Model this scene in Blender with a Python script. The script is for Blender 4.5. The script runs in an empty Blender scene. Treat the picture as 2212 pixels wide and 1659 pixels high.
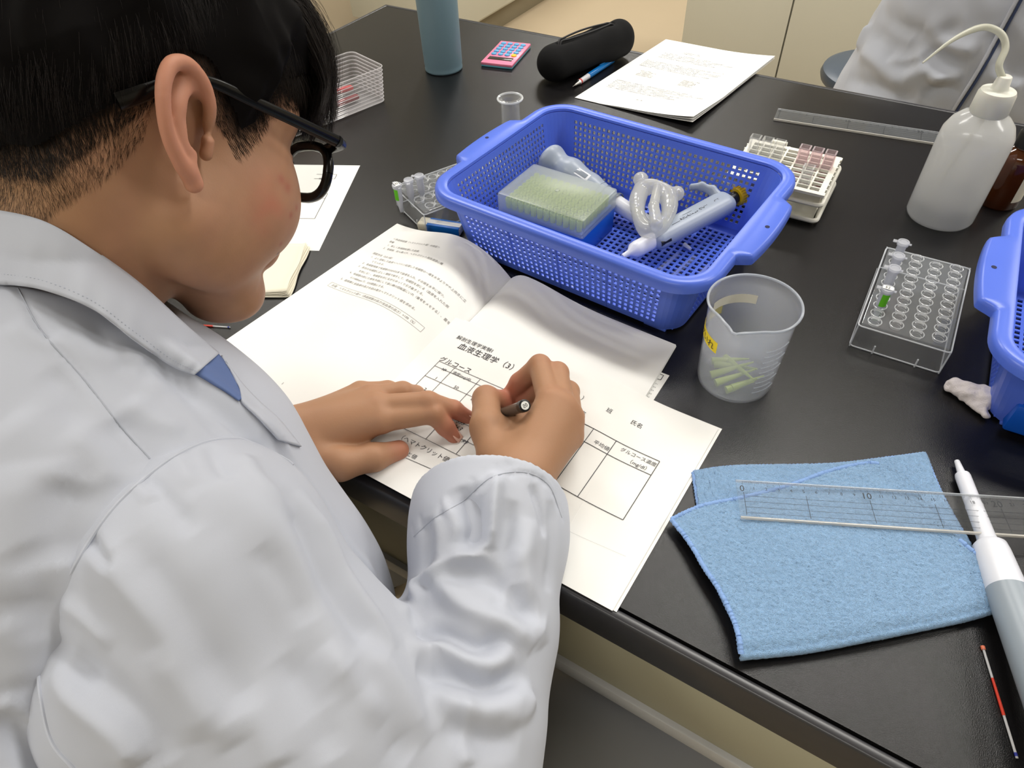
import bpy, bmesh, math, random
import numpy as np
from mathutils import Vector, Matrix, Euler
from mathutils.bvhtree import BVHTree
random.seed(4); rng = np.random.default_rng(7)
PI = math.pi
scene = bpy.context.scene
# ------------------------------------------------------------------ camera
# z = 0 is the bench top, the floor lies at -0.75; x runs along the bench edge, y away from the viewer
YAW, PITCH, ROLL = 0.592969, 0.757122, -0.0551986
FPX, CAM = 1472.237, np.array([1.08888, -1.207398, 0.496878])
def _rz(a): c, s = math.cos(a), math.sin(a); return np.array([[c,-s,0],[s,c,0],[0,0,1]])
def _rx(a): c, s = math.cos(a), math.sin(a); return np.array([[1,0,0],[0,c,-s],[0,s,c]])
CR = _rz(YAW) @ _rx(PITCH) @ _rz(ROLL)
cam_data = bpy.data.cameras.new('camera'); cam_data.sensor_width = 36; cam_data.lens = FPX/2212*36
cam_data.clip_start = 0.02; cam_data.clip_end = 50
cam = bpy.data.objects.new('camera', cam_data); scene.collection.objects.link(cam)
M4 = np.eye(4); M4[:3,:3] = CR; M4[:3,3] = CAM
cam.matrix_world = Matrix(M4.tolist()); scene.camera = cam
def ray(px, py):
    return CR @ np.array([(px-1106)/FPX, -(py-829.5)/FPX, -1.0])
def W(px, py, d): return CAM + ray(px, py)*d                       # point seen there at view depth d
def H(px, py, z=0.0):                                              # point seen there at height z over the bench
    r = ray(px, py); return CAM + r*((z-CAM[2])/r[2])
# ------------------------------------------------------------------ world, lights, exposure
scene.view_settings.view_transform = 'Standard'; scene.view_settings.look = 'None'
scene.view_settings.gamma = 1; scene.view_settings.use_curve_mapping = False
scene.view_settings.exposure = 0.0
scene.cycles.use_denoising = True
scene.cycles.max_bounces = 10; scene.cycles.transparent_max_bounces = 24
scene.cycles.transmission_bounces = 10; scene.cycles.glossy_bounces = 4; scene.cycles.diffuse_bounces = 3
scene.cycles.caustics_reflective = False; scene.cycles.caustics_refractive = False
scene.cycles.sample_clamp_indirect = 4.0
world = bpy.data.worlds.new('world'); scene.world = world; world.use_nodes = True
world.node_tree.nodes['Background'].inputs[0].default_value = (0.80, 0.83, 0.9, 1)
world.node_tree.nodes['Background'].inputs[1].default_value = 0.5
LIGHT_COL = (1.0, 0.975, 0.925)
def area(name, loc, sx, sy, power, col=LIGHT_COL):
    l = bpy.data.lights.new(name, 'AREA'); l.shape = 'RECTANGLE'; l.size = sx; l.size_y = sy; l.energy = power; l.color = col
    o = bpy.data.objects.new(name, l); o.location = loc; scene.collection.objects.link(o); return o
LAMPS = [(-0.7, 0.25), (1.1, 0.25), (2.9, 0.25), (-0.7, 2.7), (1.1, 2.7), (2.9, 2.7), (-0.7, -2.2), (1.1, -2.2)]
for i, (x, y) in enumerate(LAMPS):
    area('lamp_light', (x, y, 1.83), 1.2, 0.26, {0.25: 25, 2.7: 36, -2.2: 24 if x < 0 else 9}[y])
# ------------------------------------------------------------------ materials
MATS = {}
def mat(name, col, rough=0.5, spec=0.5, metal=0.0, trans=0.0, ior=1.45, alpha=1.0, emit=None, es=0.0, bump=None, sss=0.0, coat=0.0, sheen=0.0, var=None):
    if name in MATS: return MATS[name]
    m = bpy.data.materials.new(name); m.use_nodes = True; nt = m.node_tree; b = nt.nodes['Principled BSDF']
    I = b.inputs
    I['Base Color'].default_value = (*col, 1); I['Roughness'].default_value = rough; I['Specular IOR Level'].default_value = spec
    I['Metallic'].default_value = metal; I['Transmission Weight'].default_value = trans; I['IOR'].default_value = ior; I['Alpha'].default_value = alpha
    if sss: I['Subsurface Weight'].default_value = sss; I['Subsurface Radius'].default_value = (0.010, 0.0035, 0.0018); I['Subsurface Scale'].default_value = 0.6
    if coat: I['Coat Weight'].default_value = coat; I['Coat Roughness'].default_value = 0.1
    if sheen: I['Sheen Weight'].default_value = sheen
    if emit: I['Emission Color'].default_value = (*emit, 1); I['Emission Strength'].default_value = es
    if var or bump: tc = nt.nodes.new('ShaderNodeTexCoord')
    if var:                                                        # (scale, amount) mottling of the base colour
        n = nt.nodes.new('ShaderNodeTexNoise'); n.inputs['Scale'].default_value = var[0]; n.inputs['Detail'].default_value = 4
        nt.links.new(tc.outputs['Object'], n.inputs['Vector'])
        mx = nt.nodes.new('ShaderNodeMix'); mx.data_type = 'RGBA'
        c2 = var[2] if len(var) > 2 else tuple(min(1, c*(1-var[1])) for c in col)
        mx.inputs[6].default_value = (*col, 1); mx.inputs[7].default_value = (*c2, 1)
        nt.links.new(n.outputs['Fac'], mx.inputs[0]); nt.links.new(mx.outputs[2], I['Base Color'])
    if bump:                                                       # list of (scale, strength, distance)
        prev = None
        for sc, st, di in bump:
            n = nt.nodes.new('ShaderNodeTexNoise'); n.inputs['Scale'].default_value = sc; n.inputs['Detail'].default_value = 3
            nt.links.new(tc.outputs['Object'], n.inputs['Vector'])
            bn = nt.nodes.new('ShaderNodeBump'); bn.inputs['Strength'].default_value = st; bn.inputs['Distance'].default_value = di
            nt.links.new(n.outputs['Fac'], bn.inputs['Height'])
            if prev: nt.links.new(prev.outputs['Normal'], bn.inputs['Normal'])
            prev = bn
        nt.links.new(prev.outputs['Normal'], I['Normal'])
    MATS[name] = m; return m
def srgb(r, g, b):
    f = lambda c: (c/255/12.92 if c/255 <= 0.04045 else ((c/255+0.055)/1.055)**2.4)
    return (f(r), f(g), f(b))
def translucent_mat(name, col, see=0.35, rough=0.25, trl=0.5):
    """milky plastic: part see-through, part diffuse, part translucent, with a gloss coat"""
    if name in MATS: return MATS[name]
    m = bpy.data.materials.new(name); m.use_nodes = True; nt = m.node_tree; nt.nodes.clear()
    N = nt.nodes.new; L = nt.links.new
    out = N('ShaderNodeOutputMaterial'); d = N('ShaderNodeBsdfDiffuse'); t = N('ShaderNodeBsdfTranslucent'); tr = N('ShaderNodeBsdfTransparent')
    g = N('ShaderNodeBsdfGlossy'); g.inputs['Roughness'].default_value = rough
    d.inputs['Color'].default_value = (*col, 1); t.inputs['Color'].default_value = (*col, 1)
    tr.inputs['Color'].default_value = (*[0.8+0.2*c for c in col], 1)
    m1 = N('ShaderNodeMixShader'); m1.inputs[0].default_value = trl; L(d.outputs[0], m1.inputs[1]); L(t.outputs[0], m1.inputs[2])
    m2 = N('ShaderNodeMixShader'); m2.inputs[0].default_value = see; L(m1.outputs[0], m2.inputs[1]); L(tr.outputs[0], m2.inputs[2])
    fr = N('ShaderNodeFresnel'); fr.inputs['IOR'].default_value = 1.4
    ge = N('ShaderNodeNewGeometry'); iv = N('ShaderNodeMath'); iv.operation = 'SUBTRACT'; iv.inputs[0].default_value = 1; L(ge.outputs['Backfacing'], iv.inputs[1])
    mu = N('ShaderNodeMath'); mu.operation = 'MULTIPLY'; L(fr.outputs[0], mu.inputs[0]); L(iv.outputs[0], mu.inputs[1])
    m3 = N('ShaderNodeMixShader'); L(mu.outputs[0], m3.inputs[0]); L(m2.outputs[0], m3.inputs[1]); L(g.outputs[0], m3.inputs[2])
    L(m3.outputs[0], out.inputs[0]); MATS[name] = m; return m
def clear_mat(name, col=(1,1,1), body=0.12, bodycol=(0.8,0.85,0.9), edge=0.25):
    """thin clear plastic or glass: see-through with fresnel reflections and a slight body"""
    if name in MATS: return MATS[name]
    m = bpy.data.materials.new(name); m.use_nodes = True; nt = m.node_tree; nt.nodes.clear()
    N = nt.nodes.new; L = nt.links.new
    out = N('ShaderNodeOutputMaterial'); tr = N('ShaderNodeBsdfTransparent'); tr.inputs['Color'].default_value = (*col, 1)
    g = N('ShaderNodeBsdfGlossy'); g.inputs['Roughness'].default_value = 0.04
    d = N('ShaderNodeBsdfDiffuse'); d.inputs['Color'].default_value = (*bodycol, 1)
    lw = N('ShaderNodeLayerWeight'); lw.inputs['Blend'].default_value = 0.55
    fr = N('ShaderNodeFresnel'); fr.inputs['IOR'].default_value = 1.5
    mp = N('ShaderNodeMath'); mp.operation = 'MULTIPLY_ADD'; mp.inputs[1].default_value = edge; mp.inputs[2].default_value = body
    L(lw.outputs['Facing'], mp.inputs[0])
    m1 = N('ShaderNodeMixShader'); L(mp.outputs[0], m1.inputs[0]); L(tr.outputs[0], m1.inputs[1]); L(d.outputs[0], m1.inputs[2])
    ge = N('ShaderNodeNewGeometry'); iv = N('ShaderNodeMath'); iv.operation = 'SUBTRACT'; iv.inputs[0].default_value = 1; L(ge.outputs['Backfacing'], iv.inputs[1])
    mu = N('ShaderNodeMath'); mu.operation = 'MULTIPLY'; L(fr.outputs[0], mu.inputs[0]); L(iv.outputs[0], mu.inputs[1])
    m2 = N('ShaderNodeMixShader'); L(mu.outputs[0], m2.inputs[0]); L(m1.outputs[0], m2.inputs[1]); L(g.outputs[0], m2.inputs[2])
    L(m2.outputs[0], out.inputs[0]); MATS[name] = m; return m
# ------------------------------------------------------------------ object helpers
C = scene.collection
def tag(o, label=None, cat=None, group=None, kind=None):
    if label: o['label'] = label
    if cat: o['category'] = cat
    if group: o['group'] = group
    if kind: o['kind'] = kind
    return o
def empty(name, loc, rz=0.0, label=None, cat=None, group=None, rot=None):
    o = bpy.data.objects.new(name, None); C.objects.link(o); o.empty_display_size = 0.02
    o.location = Vector([float(v) for v in loc]); o.rotation_euler = rot if rot else (0, 0, rz)
    return tag(o, label, cat, group)
def mobj(name, verts, faces, m=None, parent=None, smooth=True, loc=None, rz=0.0, merge=0.0, auto=None, weld=False):
    me = bpy.data.meshes.new(name)
    v = np.asarray(verts, dtype=np.float32).reshape(-1, 3)
    if isinstance(faces, np.ndarray):
        n, k = faces.shape
        me.vertices.add(len(v)); me.vertices.foreach_set('co', v.ravel())
        me.loops.add(n*k); me.loops.foreach_set('vertex_index', faces.ravel().astype(np.int32))
        me.polygons.add(n); me.polygons.foreach_set('loop_start', np.arange(0, n*k, k, dtype=np.int32)); me.polygons.foreach_set('loop_total', np.full(n, k, dtype=np.int32))
        me.update(calc_edges=True)
    else:
        me.from_pydata([tuple(map(float, p)) for p in v], [], faces)
    return fin(name, me, m, parent, smooth, loc, rz, merge, auto)
def fin(name, me, m=None, parent=None, smooth=True, loc=None, rz=0.0, merge=0.0, auto=None):
    if merge:
        b = bmesh.new(); b.from_mesh(me); bmesh.ops.remove_doubles(b, verts=b.verts, dist=merge); bmesh.ops.recalc_face_normals(b, faces=b.faces); b.to_mesh(me); b.free()
    me.polygons.foreach_set('use_smooth', np.full(len(me.polygons), smooth)); me.update()
    o = bpy.data.objects.new(name, me); C.objects.link(o)
    if m is not None: me.materials.append(m)
    if parent is not None: o.parent = parent
    if loc is not None: o.location = Vector([float(x) for x in loc])
    o.rotation_euler[2] = rz
    if auto is not None and smooth:
        try: me.set_sharp_from_angle(angle=math.radians(auto))
        except Exception: pass
    return o
class MB:
    """collects shapes into ONE mesh"""
    def __init__(s): s.b = bmesh.new()
    def box(s, c, d, bev=0.0, rot=None, seg=2):
        b = bmesh.new(); bmesh.ops.create_cube(b, size=1.0)
        for v in b.verts: v.co = Vector((v.co.x*d[0], v.co.y*d[1], v.co.z*d[2]))
        if bev: bmesh.ops.bevel(b, geom=list(b.edges), offset=bev, segments=seg, profile=0.5, affect='EDGES')
        Mx = Matrix.Translation(Vector([float(x) for x in c])) @ (rot.to_4x4() if rot is not None else Matrix.Identity(4))
        b.transform(Mx); s._add(b); return s
    def _add(s, b):
        me = bpy.data.meshes.new('t'); b.to_mesh(me); s.b.from_mesh(me); bpy.data.meshes.remove(me); b.free()
    def lathe(s, prof, seg=48, Mx=None, closed=False):
        """prof: list of (r, z)"""
        V = []; F = []; n = len(prof)
        for (r, z) in prof:
            for k in range(seg):
                a = 2*PI*k/seg; V.append((r*math.cos(a), r*math.sin(a), z))
        for i in range(n-1 if not closed else n):
            for k in range(seg):
                a, b_ = i*seg+k, i*seg+(k+1) % seg; j = ((i+1) % n)*seg
                F.append((a, b_, j+(k+1) % seg, j+k))
        b = bmesh.new(); vs = [b.verts.new(v) for v in V]
        for f in F: b.faces.new([vs[i] for i in f])
        bmesh.ops.remove_doubles(b, verts=b.verts, dist=1e-6)
        if Mx is not None: b.transform(Mx)
        s._add(b); return s
    def tube(s, pts, rad, seg=12, cap=True, flat=None):
        """sweep a circle along pts; rad scalar or list"""
        V, F = sweep(pts, rad, seg, cap, flat)
        b = bmesh.new(); vs = [b.verts.new([float(q) for q in v]) for v in V]
        for f in F:
            try: b.faces.new([vs[i] for i in f])
            except Exception: pass
        s._add(b); return s
    def raw(s, V, F):
        b = bmesh.new(); vs = [b.verts.new([float(q) for q in v]) for v in V]
        for f in F: b.faces.new([vs[i] for i in f])
        s._add(b); return s
    def prism(s, poly, z0, z1, bev=0.0):
        b = bmesh.new(); vs = [b.verts.new((p[0], p[1], z0)) for p in poly]; f = b.faces.new(vs)
        r = bmesh.ops.extrude_face_region(b, geom=[f]); 
        for e in r['geom']:
            if isinstance(e, bmesh.types.BMVert): e.co.z = z1
        bmesh.ops.recalc_face_normals(b, faces=b.faces)
        if bev: bmesh.ops.bevel(b, geom=list(b.edges), offset=bev, segments=2, profile=0.5, affect='EDGES')
        s._add(b); return s
    def xf(s, M): s.b.transform(M); return s
    def build(s, name, m=None, parent=None, smooth=True, auto=40, loc=None, rz=0.0):
        bmesh.ops.recalc_face_normals(s.b, faces=s.b.faces)
        me = bpy.data.meshes.new(name); s.b.to_mesh(me); s.b.free()
        return fin(name, me, m, parent, smooth, loc, rz, auto=auto)
def sweep(pts, rad, seg=12, cap=True, flat=None):
    P = np.array(pts, float); n = len(P); R = np.full(n, rad, float) if np.isscalar(rad) else np.array(rad, float)
    T = np.gradient(P, axis=0); T /= np.linalg.norm(T, axis=1)[:, None]+1e-12
    up = np.array([0, 0, 1.0]); 
    if abs(T[0] @ up) > 0.9: up = np.array([1.0, 0, 0])
    V = []; F = []; x = np.cross(up, T[0]); x /= np.linalg.norm(x)
    for i in range(n):
        x = x - T[i]*(x @ T[i]); x /= np.linalg.norm(x); y = np.cross(T[i], x)
        for k in range(seg):
            a = 2*PI*k/seg; fy = 1.0 if flat is None else flat
            V.append(P[i]+R[i]*(math.cos(a)*x+fy*math.sin(a)*y))
    for i in range(n-1):
        for k in range(seg): F.append((i*seg+k, i*seg+(k+1) % seg, (i+1)*seg+(k+1) % seg, (i+1)*seg+k))
    if cap: F.append(tuple(range(seg))[::-1]); F.append(tuple((n-1)*seg+k for k in range(seg)))
    return V, F
def spline(pts, n=40):
    """Catmull-Rom through pts"""
    P = np.array(pts, float); P = np.vstack([2*P[0]-P[1], P, 2*P[-1]-P[-2]]); out = []
    m = len(P)-3
    for s in np.linspace(0, m-1e-6, n):
        i = int(s); t = s-i; a, b, c, d = P[i], P[i+1], P[i+2], P[i+3]
        out.append(0.5*((2*b)+(-a+c)*t+(2*a-5*b+4*c-d)*t*t+(-a+3*b-3*c+d)*t**3))
    return np.array(out)
def rrect(w, d, r, seg=8):
    """rounded rectangle outline, centred, counter-clockwise"""
    o = []
    for cx, cy, a0 in ((w/2-r, d/2-r, 0), (-w/2+r, d/2-r, PI/2), (-w/2+r, -d/2+r, PI), (w/2-r, -d/2+r, 1.5*PI)):
        for k in range(seg+1): a = a0+PI/2*k/seg; o.append((cx+r*math.cos(a), cy+r*math.sin(a)))
    return o
def copy_tree(o, parent=None):
    c = o.copy(); C.objects.link(c)
    if parent is not None: c.parent = parent
    for ch in list(o.children): copy_tree(ch, c)
    return c
# text laid on a surface: every line becomes part of ONE ink mesh, its flat points mapped by fn(u, v) -> world
def ink(name, lines, fn, parent, m, sub=0):
    """lines: (text, u, v, size, angle, shear[, align]); also ('#line', u0, v0, u1, v1, width)"""
    V = []; F = []
    dg = bpy.context.evaluated_depsgraph_get()
    for L in lines:
        if L[0] == '#line':
            _, a, b_, c, d, w = L; dx, dy = c-a, d-b_; l = math.hypot(dx, dy); nx, ny = -dy/l*w/2, dx/l*w/2
            k = max(1, int(l/0.012))
            for i in range(k):
                s0, s1 = i/k, (i+1)/k; q = len(V)
                for s_, sg in ((s0, 1), (s0, -1), (s1, -1), (s1, 1)): V.append((a+dx*s_+sg*nx, b_+dy*s_+sg*ny))
                F.append((q, q+1, q+2, q+3))
            continue
        txt, u, v, size, ang, shear = L[:6]
        cu = bpy.data.curves.new('t', 'FONT'); cu.body = txt; cu.size = size; cu.shear = shear; cu.resolution_u = 2
        if len(L) > 6: cu.align_x = L[6]
        o = bpy.data.objects.new('t', cu); C.objects.link(o); dg.update()
        me = bpy.data.meshes.new_from_object(o.evaluated_get(dg))
        q = len(V); ca, sa = math.cos(ang), math.sin(ang)
        for p in me.vertices: V.append((u+p.co.x*ca-p.co.y*sa, v+p.co.x*sa+p.co.y*ca))
        for p in me.polygons: F.append(tuple(q+i for i in p.vertices))
        bpy.data.objects.remove(o); bpy.data.curves.remove(cu); bpy.data.meshes.remove(me)
    if not F: return None
    return mobj(name, [fn(u, v) for u, v in V], F, m, parent, smooth=False)
# ------------------------------------------------------------------ signed-distance modelling
def v3(*a): return np.array(a, float)
class SD:
    """a smooth union / difference of round cones and ellipsoids, polygonised into one skin"""
    def __init__(s): s.p = []
    def cone(s, a, b, ra, rb, k=0.008, op=1): s.p.append(('c', np.array(a, float), np.array(b, float), ra, rb, k, op)); return s
    def chain(s, pts, rs, k=0.008):
        for i in range(len(pts)-1): s.cone(pts[i], pts[i+1], rs[i], rs[i+1], k)
        return s
    def ell(s, c, r, R=None, k=0.01, op=1): s.p.append(('e', np.array(c, float), np.array(r, float), np.eye(3) if R is None else R, None, k, op)); return s
    def half(s, n, d, k=0.003): s.p.append(('h', np.array(n, float), d, None, None, k, -1)); return s
    def bounds(s, pad):
        lo = np.full(3, 1e9); hi = -lo
        for q in s.p:
            if q[6] < 0: continue
            if q[0] == 'c':
                for c, r in ((q[1], q[3]), (q[2], q[4])): lo = np.minimum(lo, c-r); hi = np.maximum(hi, c+r)
            else: lo = np.minimum(lo, q[1]-q[2].max()); hi = np.maximum(hi, q[1]+q[2].max())
        return lo-pad, hi+pad
    def _prim(s, q, X):
        if q[0] == 'c':
            a, b, ra, rb = q[1:5]; ba = b-a; l2 = ba @ ba
            t = np.clip(((X-a) @ ba)/l2, 0, 1) if l2 > 1e-12 else np.zeros(len(X))
            return np.linalg.norm(X-a-t[:, None]*ba, axis=1)-(ra+(rb-ra)*t)
        if q[0] == 'e':
            Y = (X-q[1]) @ q[3]; k0 = np.linalg.norm(Y/q[2], axis=1); k1 = np.linalg.norm(Y/(q[2]**2), axis=1)+1e-9
            return k0*(k0-1)/k1
        return X @ q[1]-q[2]
    def f(s, X, prims=None):
        d = np.full(len(X), 0.5)
        for q in (prims if prims is not None else s.p):
            e = s._prim(q, X); k = q[5]
            if q[6] > 0:
                h = np.clip(0.5+0.5*(d-e)/k, 0, 1); d = d*(1-h)+e*h-k*h*(1-h)
            elif q[0] == 'h':
                h = np.clip(0.5-0.5*(d-e)/k, 0, 1); d = d*(1-h)+e*h+k*h*(1-h)
            else:
                h = np.clip(0.5-0.5*(d+e)/k, 0, 1); d = d*(1-h)-e*h+k*h*(1-h)
        return d
    def mesh(s, h, lo=None, hi=None, extra=None, B=20):
        l, u = s.bounds(0.004+2*h); lo = l if lo is None else np.maximum(l, lo); hi = u if hi is None else np.minimum(u, hi)
        nb = np.ceil((hi-lo)/(h*B)).astype(int); diag = h*B*math.sqrt(3)/2+0.006+(0 if extra is None else 0.01)
        g = np.arange(B+1); gx, gy, gz = np.meshgrid(g, g, g, indexing='ij'); G = np.stack([gx, gy, gz], -1).reshape(-1, 3)
        N = (nb*B+2).astype(np.int64); key = lambda ix: (ix[:, 0]*N[1]+ix[:, 1])*N[2]+ix[:, 2]
        KV, PV, QF = [], [], []
        for bx in range(nb[0]):
            for by in range(nb[1]):
                for bz in range(nb[2]):
                    o = np.array([bx, by, bz])*B; c = lo+(o+B/2)*h
                    if abs(s.f(c[None])[0]) > diag*1.15: continue
                    pr = [q for q in s.p if q[6] < 0 or s._prim(q, c[None])[0] < diag+q[5]*1.5+0.012]
                    if not any(q[6] > 0 for q in pr): continue
                    X = lo+(G+o)*h; d = s.f(X, pr)
                    if extra is not None: d = d+extra(X)
                    D = d.reshape(B+1, B+1, B+1); S = D < 0
                    if S.all() or not S.any(): continue
                    cnt = np.zeros((B, B, B), int)
                    for i in (0, 1):
                        for j in (0, 1):
                            for k in (0, 1): cnt += S[i:i+B, j:j+B, k:k+B]
                    act = np.argwhere((cnt > 0) & (cnt < 8))
                    acc = np.zeros((len(act), 3)); num = np.zeros(len(act))
                    for ax in range(3):
                        for i in (0, 1):
                            for j in (0, 1):
                                e0 = np.zeros(3, int); oth = [q for q in range(3) if q != ax]; e0[oth[0]] = i; e0[oth[1]] = j
                                e1 = e0.copy(); e1[ax] = 1
                                A = act+e0; Bq = act+e1
                                da = D[A[:, 0], A[:, 1], A[:, 2]]; db = D[Bq[:, 0], Bq[:, 1], Bq[:, 2]]
                                cr = (da < 0) != (db < 0); t = np.where(cr, da/np.where(cr, da-db, 1), 0)
                                pt = np.repeat(e0[None], len(act), 0).astype(float); pt[:, ax] += t
                                acc += np.where(cr[:, None], pt, 0); num += cr
                    PV.append(lo+(act+o+acc/num[:, None])*h); KV.append(key(act+o))
                    for ax in range(3):
                        a, b = [(1, 2), (2, 0), (0, 1)][ax]
                        sl0 = [slice(0, B)]*3; sl1 = [slice(0, B)]*3; sl1[ax] = slice(1, B+1)
                        s0 = S[tuple(sl0)]; s1 = S[tuple(sl1)]; ed = np.argwhere(s0 != s1)
                        if not len(ed): continue
                        fl = s0[ed[:, 0], ed[:, 1], ed[:, 2]]; E0 = ed+o
                        da_ = np.zeros(3, int); da_[a] = -1; db_ = np.zeros(3, int); db_[b] = -1
                        quad = np.stack([key(E0), key(E0+da_), key(E0+da_+db_), key(E0+db_)], 1)
                        quad[~fl] = quad[~fl][:, ::-1]; QF.append(quad)
        K = np.concatenate(KV); Pv = np.concatenate(PV); Q = np.concatenate(QF)
        od = np.argsort(K); K = K[od]; Pv = Pv[od]
        ix = np.clip(np.searchsorted(K, Q), 0, len(K)-1); ok = (K[ix] == Q).all(1)
        return Pv, ix[ok]
def relax(V, F, it=2, lam=0.5):
    n = len(V)
    for _ in range(it):
        acc = np.zeros_like(V); c = np.zeros(n)
        k = F.shape[1]
        for i in range(k):
            a = F[:, i]; b = F[:, (i+1) % k]
            for ax in range(3): acc[:, ax] += np.bincount(a, V[b, ax], n)+np.bincount(b, V[a, ax], n)
            c += np.bincount(a, minlength=n)+np.bincount(b, minlength=n)
        V = V+lam*(acc/np.maximum(c, 1)[:, None]-V)
    return V
def normals(V, F):
    n = np.cross(V[F[:, 2]]-V[F[:, 0]], V[F[:, 3]]-V[F[:, 1]]) if F.shape[1] == 4 else np.cross(V[F[:, 1]]-V[F[:, 0]], V[F[:, 2]]-V[F[:, 0]])
    N = np.zeros_like(V)
    for i in range(F.shape[1]):
        for ax in range(3): N[:, ax] += np.bincount(F[:, i], n[:, ax], len(V))
    return N/(np.linalg.norm(N, axis=1)[:, None]+1e-12)
def seg_dist(X, P):
    """distance from points X to polyline P and the position (0..1) along it"""
    best = np.full(len(X), 9.0); tt = np.zeros(len(X)); n = len(P)-1
    for i in range(n):
        a, b = P[i], P[i+1]; ba = b-a; t = np.clip((X-a) @ ba/(ba @ ba+1e-12), 0, 1)
        d = np.linalg.norm(X-a-t[:, None]*ba, axis=1); m_ = d < best; best[m_] = d[m_]; tt[m_] = (i+t[m_])/n
    return best, tt
def noise3(X, sc, seed=0, oct_=2):
    """cheap smooth noise from summed sines"""
    r = np.random.default_rng(seed); out = np.zeros(len(X)); amp = 1.0; tot = 0
    for o in range(oct_):
        for _ in range(5):
            k = r.normal(size=3); k *= sc*(1.9**o)/np.linalg.norm(k)*r.uniform(0.7, 1.3)
            out += amp*np.sin(X @ k+r.uniform(0, 6.28)); tot += amp
        amp *= 0.5
    return out/tot*2
# ------------------------------------------------------------------ the room
FZ = -0.75
m_floor = mat('floor_vinyl', srgb(186,168,140), rough=0.5, var=(3, 0.10), bump=[(60, 0.08, 0.002)])
m_wall = mat('wall_paint', srgb(214,210,196), rough=0.8, bump=[(90, 0.05, 0.002)])
m_cream = mat('cream_panel', srgb(204,202,187), rough=0.5, var=(2, 0.04), bump=[(200, 0.03, 0.001)])
m_kick = mat('plinth_grey', srgb(128,118,96), rough=0.6)
m_ceil = mat('ceiling_board', srgb(196,194,188), rough=0.9, bump=[(120, 0.1, 0.003)])
def slab(name, c, d, m, kind='structure'): 
    o = MB().box((0,0,0), d).build(name, m, None, smooth=False, loc=c); o['kind'] = kind; return o
slab('floor', (0.9, 0.9, FZ-0.05), (7.2, 8.4, 0.1), m_floor)
slab('ceiling', (0.9, 0.9, 1.95), (7.2, 8.4, 0.1), m_ceil)
slab('wall_left', (-2.75, 0.9, 0.6), (0.1, 8.4, 2.7), m_wall)
slab('wall_right', (4.55, 0.9, 0.6), (0.1, 8.4, 2.7), m_wall)
slab('wall_back', (0.9, 5.15, 0.6), (7.2, 0.1, 2.7), m_wall)
slab('wall_front', (0.9, -3.35, 0.6), (7.2, 0.1, 2.7), m_wall)
m_lamp = mat('lamp_diffuser', (1,1,1), emit=(1,0.97,0.9), es=3.0)
m_white = mat('white_enamel', srgb(232,232,228), rough=0.35)
lamp0 = None
for i, (x, y) in enumerate(LAMPS):
    if lamp0 is None:
        lamp0 = empty('ceiling_lamp', (x, y, 1.90), label='long white fluorescent ceiling lamp over the laboratory', cat='lamp', group='ceiling lamps')
        MB().box((0,0,-0.02), (1.3, 0.34, 0.04), 0.004).build('housing', m_white, lamp0)
        MB().box((0,0,-0.045), (1.22, 0.28, 0.012), 0.003).build('diffuser', m_lamp, lamp0)
    else: c = copy_tree(lamp0); c.location = (x, y, 1.90)
    (lamp0 if i == 0 else c)['label'] = 'white fluorescent ceiling lamp %s, %s of its row' % ({0.25: 'above the black bench', 2.7: 'above the far cabinets', -2.2: 'behind the writing person'}[y], {-0.7: 'leftmost', 1.1: 'second from the left', 2.9: 'rightmost'}[x])
# island cabinet beyond the left end of the bench
cab = empty('island_cabinet', (-1.17, 3.19, FZ), label='long cream island cabinet with a grey plinth beyond the far left corner of the bench', cat='cabinet')
MB().box((0,0,0.44), (0.60, 3.6, 0.68), 0.002).build('body', m_cream, cab, auto=30)
MB().box((0,0,0.05), (0.54, 3.54, 0.10)).build('plinth', m_kick, cab, smooth=False)
MB().box((0,0,0.795), (0.68, 3.7, 0.03), 0.006).build('worktop', mat('grey_top', srgb(120,120,118), rough=0.4), cab)
for k in range(4): MB().box((0.302, -1.35+0.9*k, 0.44), (0.012, 0.88, 0.66), 0.002).build('door', m_cream, cab)
# storage cabinets beyond the bench
x0 = 0.112
for k in range(4):
    w_ = 0.40 if k == 0 else 0.45
    cl = ['leftmost cream storage cabinet standing on the floor beyond the paper stack', 'second cream storage cabinet from the left, behind the stool', 'third cream storage cabinet from the left, behind the seated person', 'rightmost cream storage cabinet beyond the bench'][k]
    cb = empty('storage_cabinet', (x0+w_/2, 1.85, FZ), label=cl, cat='cabinet', group='cream storage cabinets')
    MB().box((0,0,0.50), (w_-0.002, 0.46, 0.90), 0.001).build('body', m_cream, cb, auto=30)
    MB().box((0,0.02,0.025), (w_-0.002, 0.42, 0.05)).build('plinth', m_kick, cb, smooth=False)
    MB().box((0,-0.240,0.50), (w_-0.006, 0.018, 0.89), 0.0015).build('door', m_cream, cb, auto=30)
    x0 += w_
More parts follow.
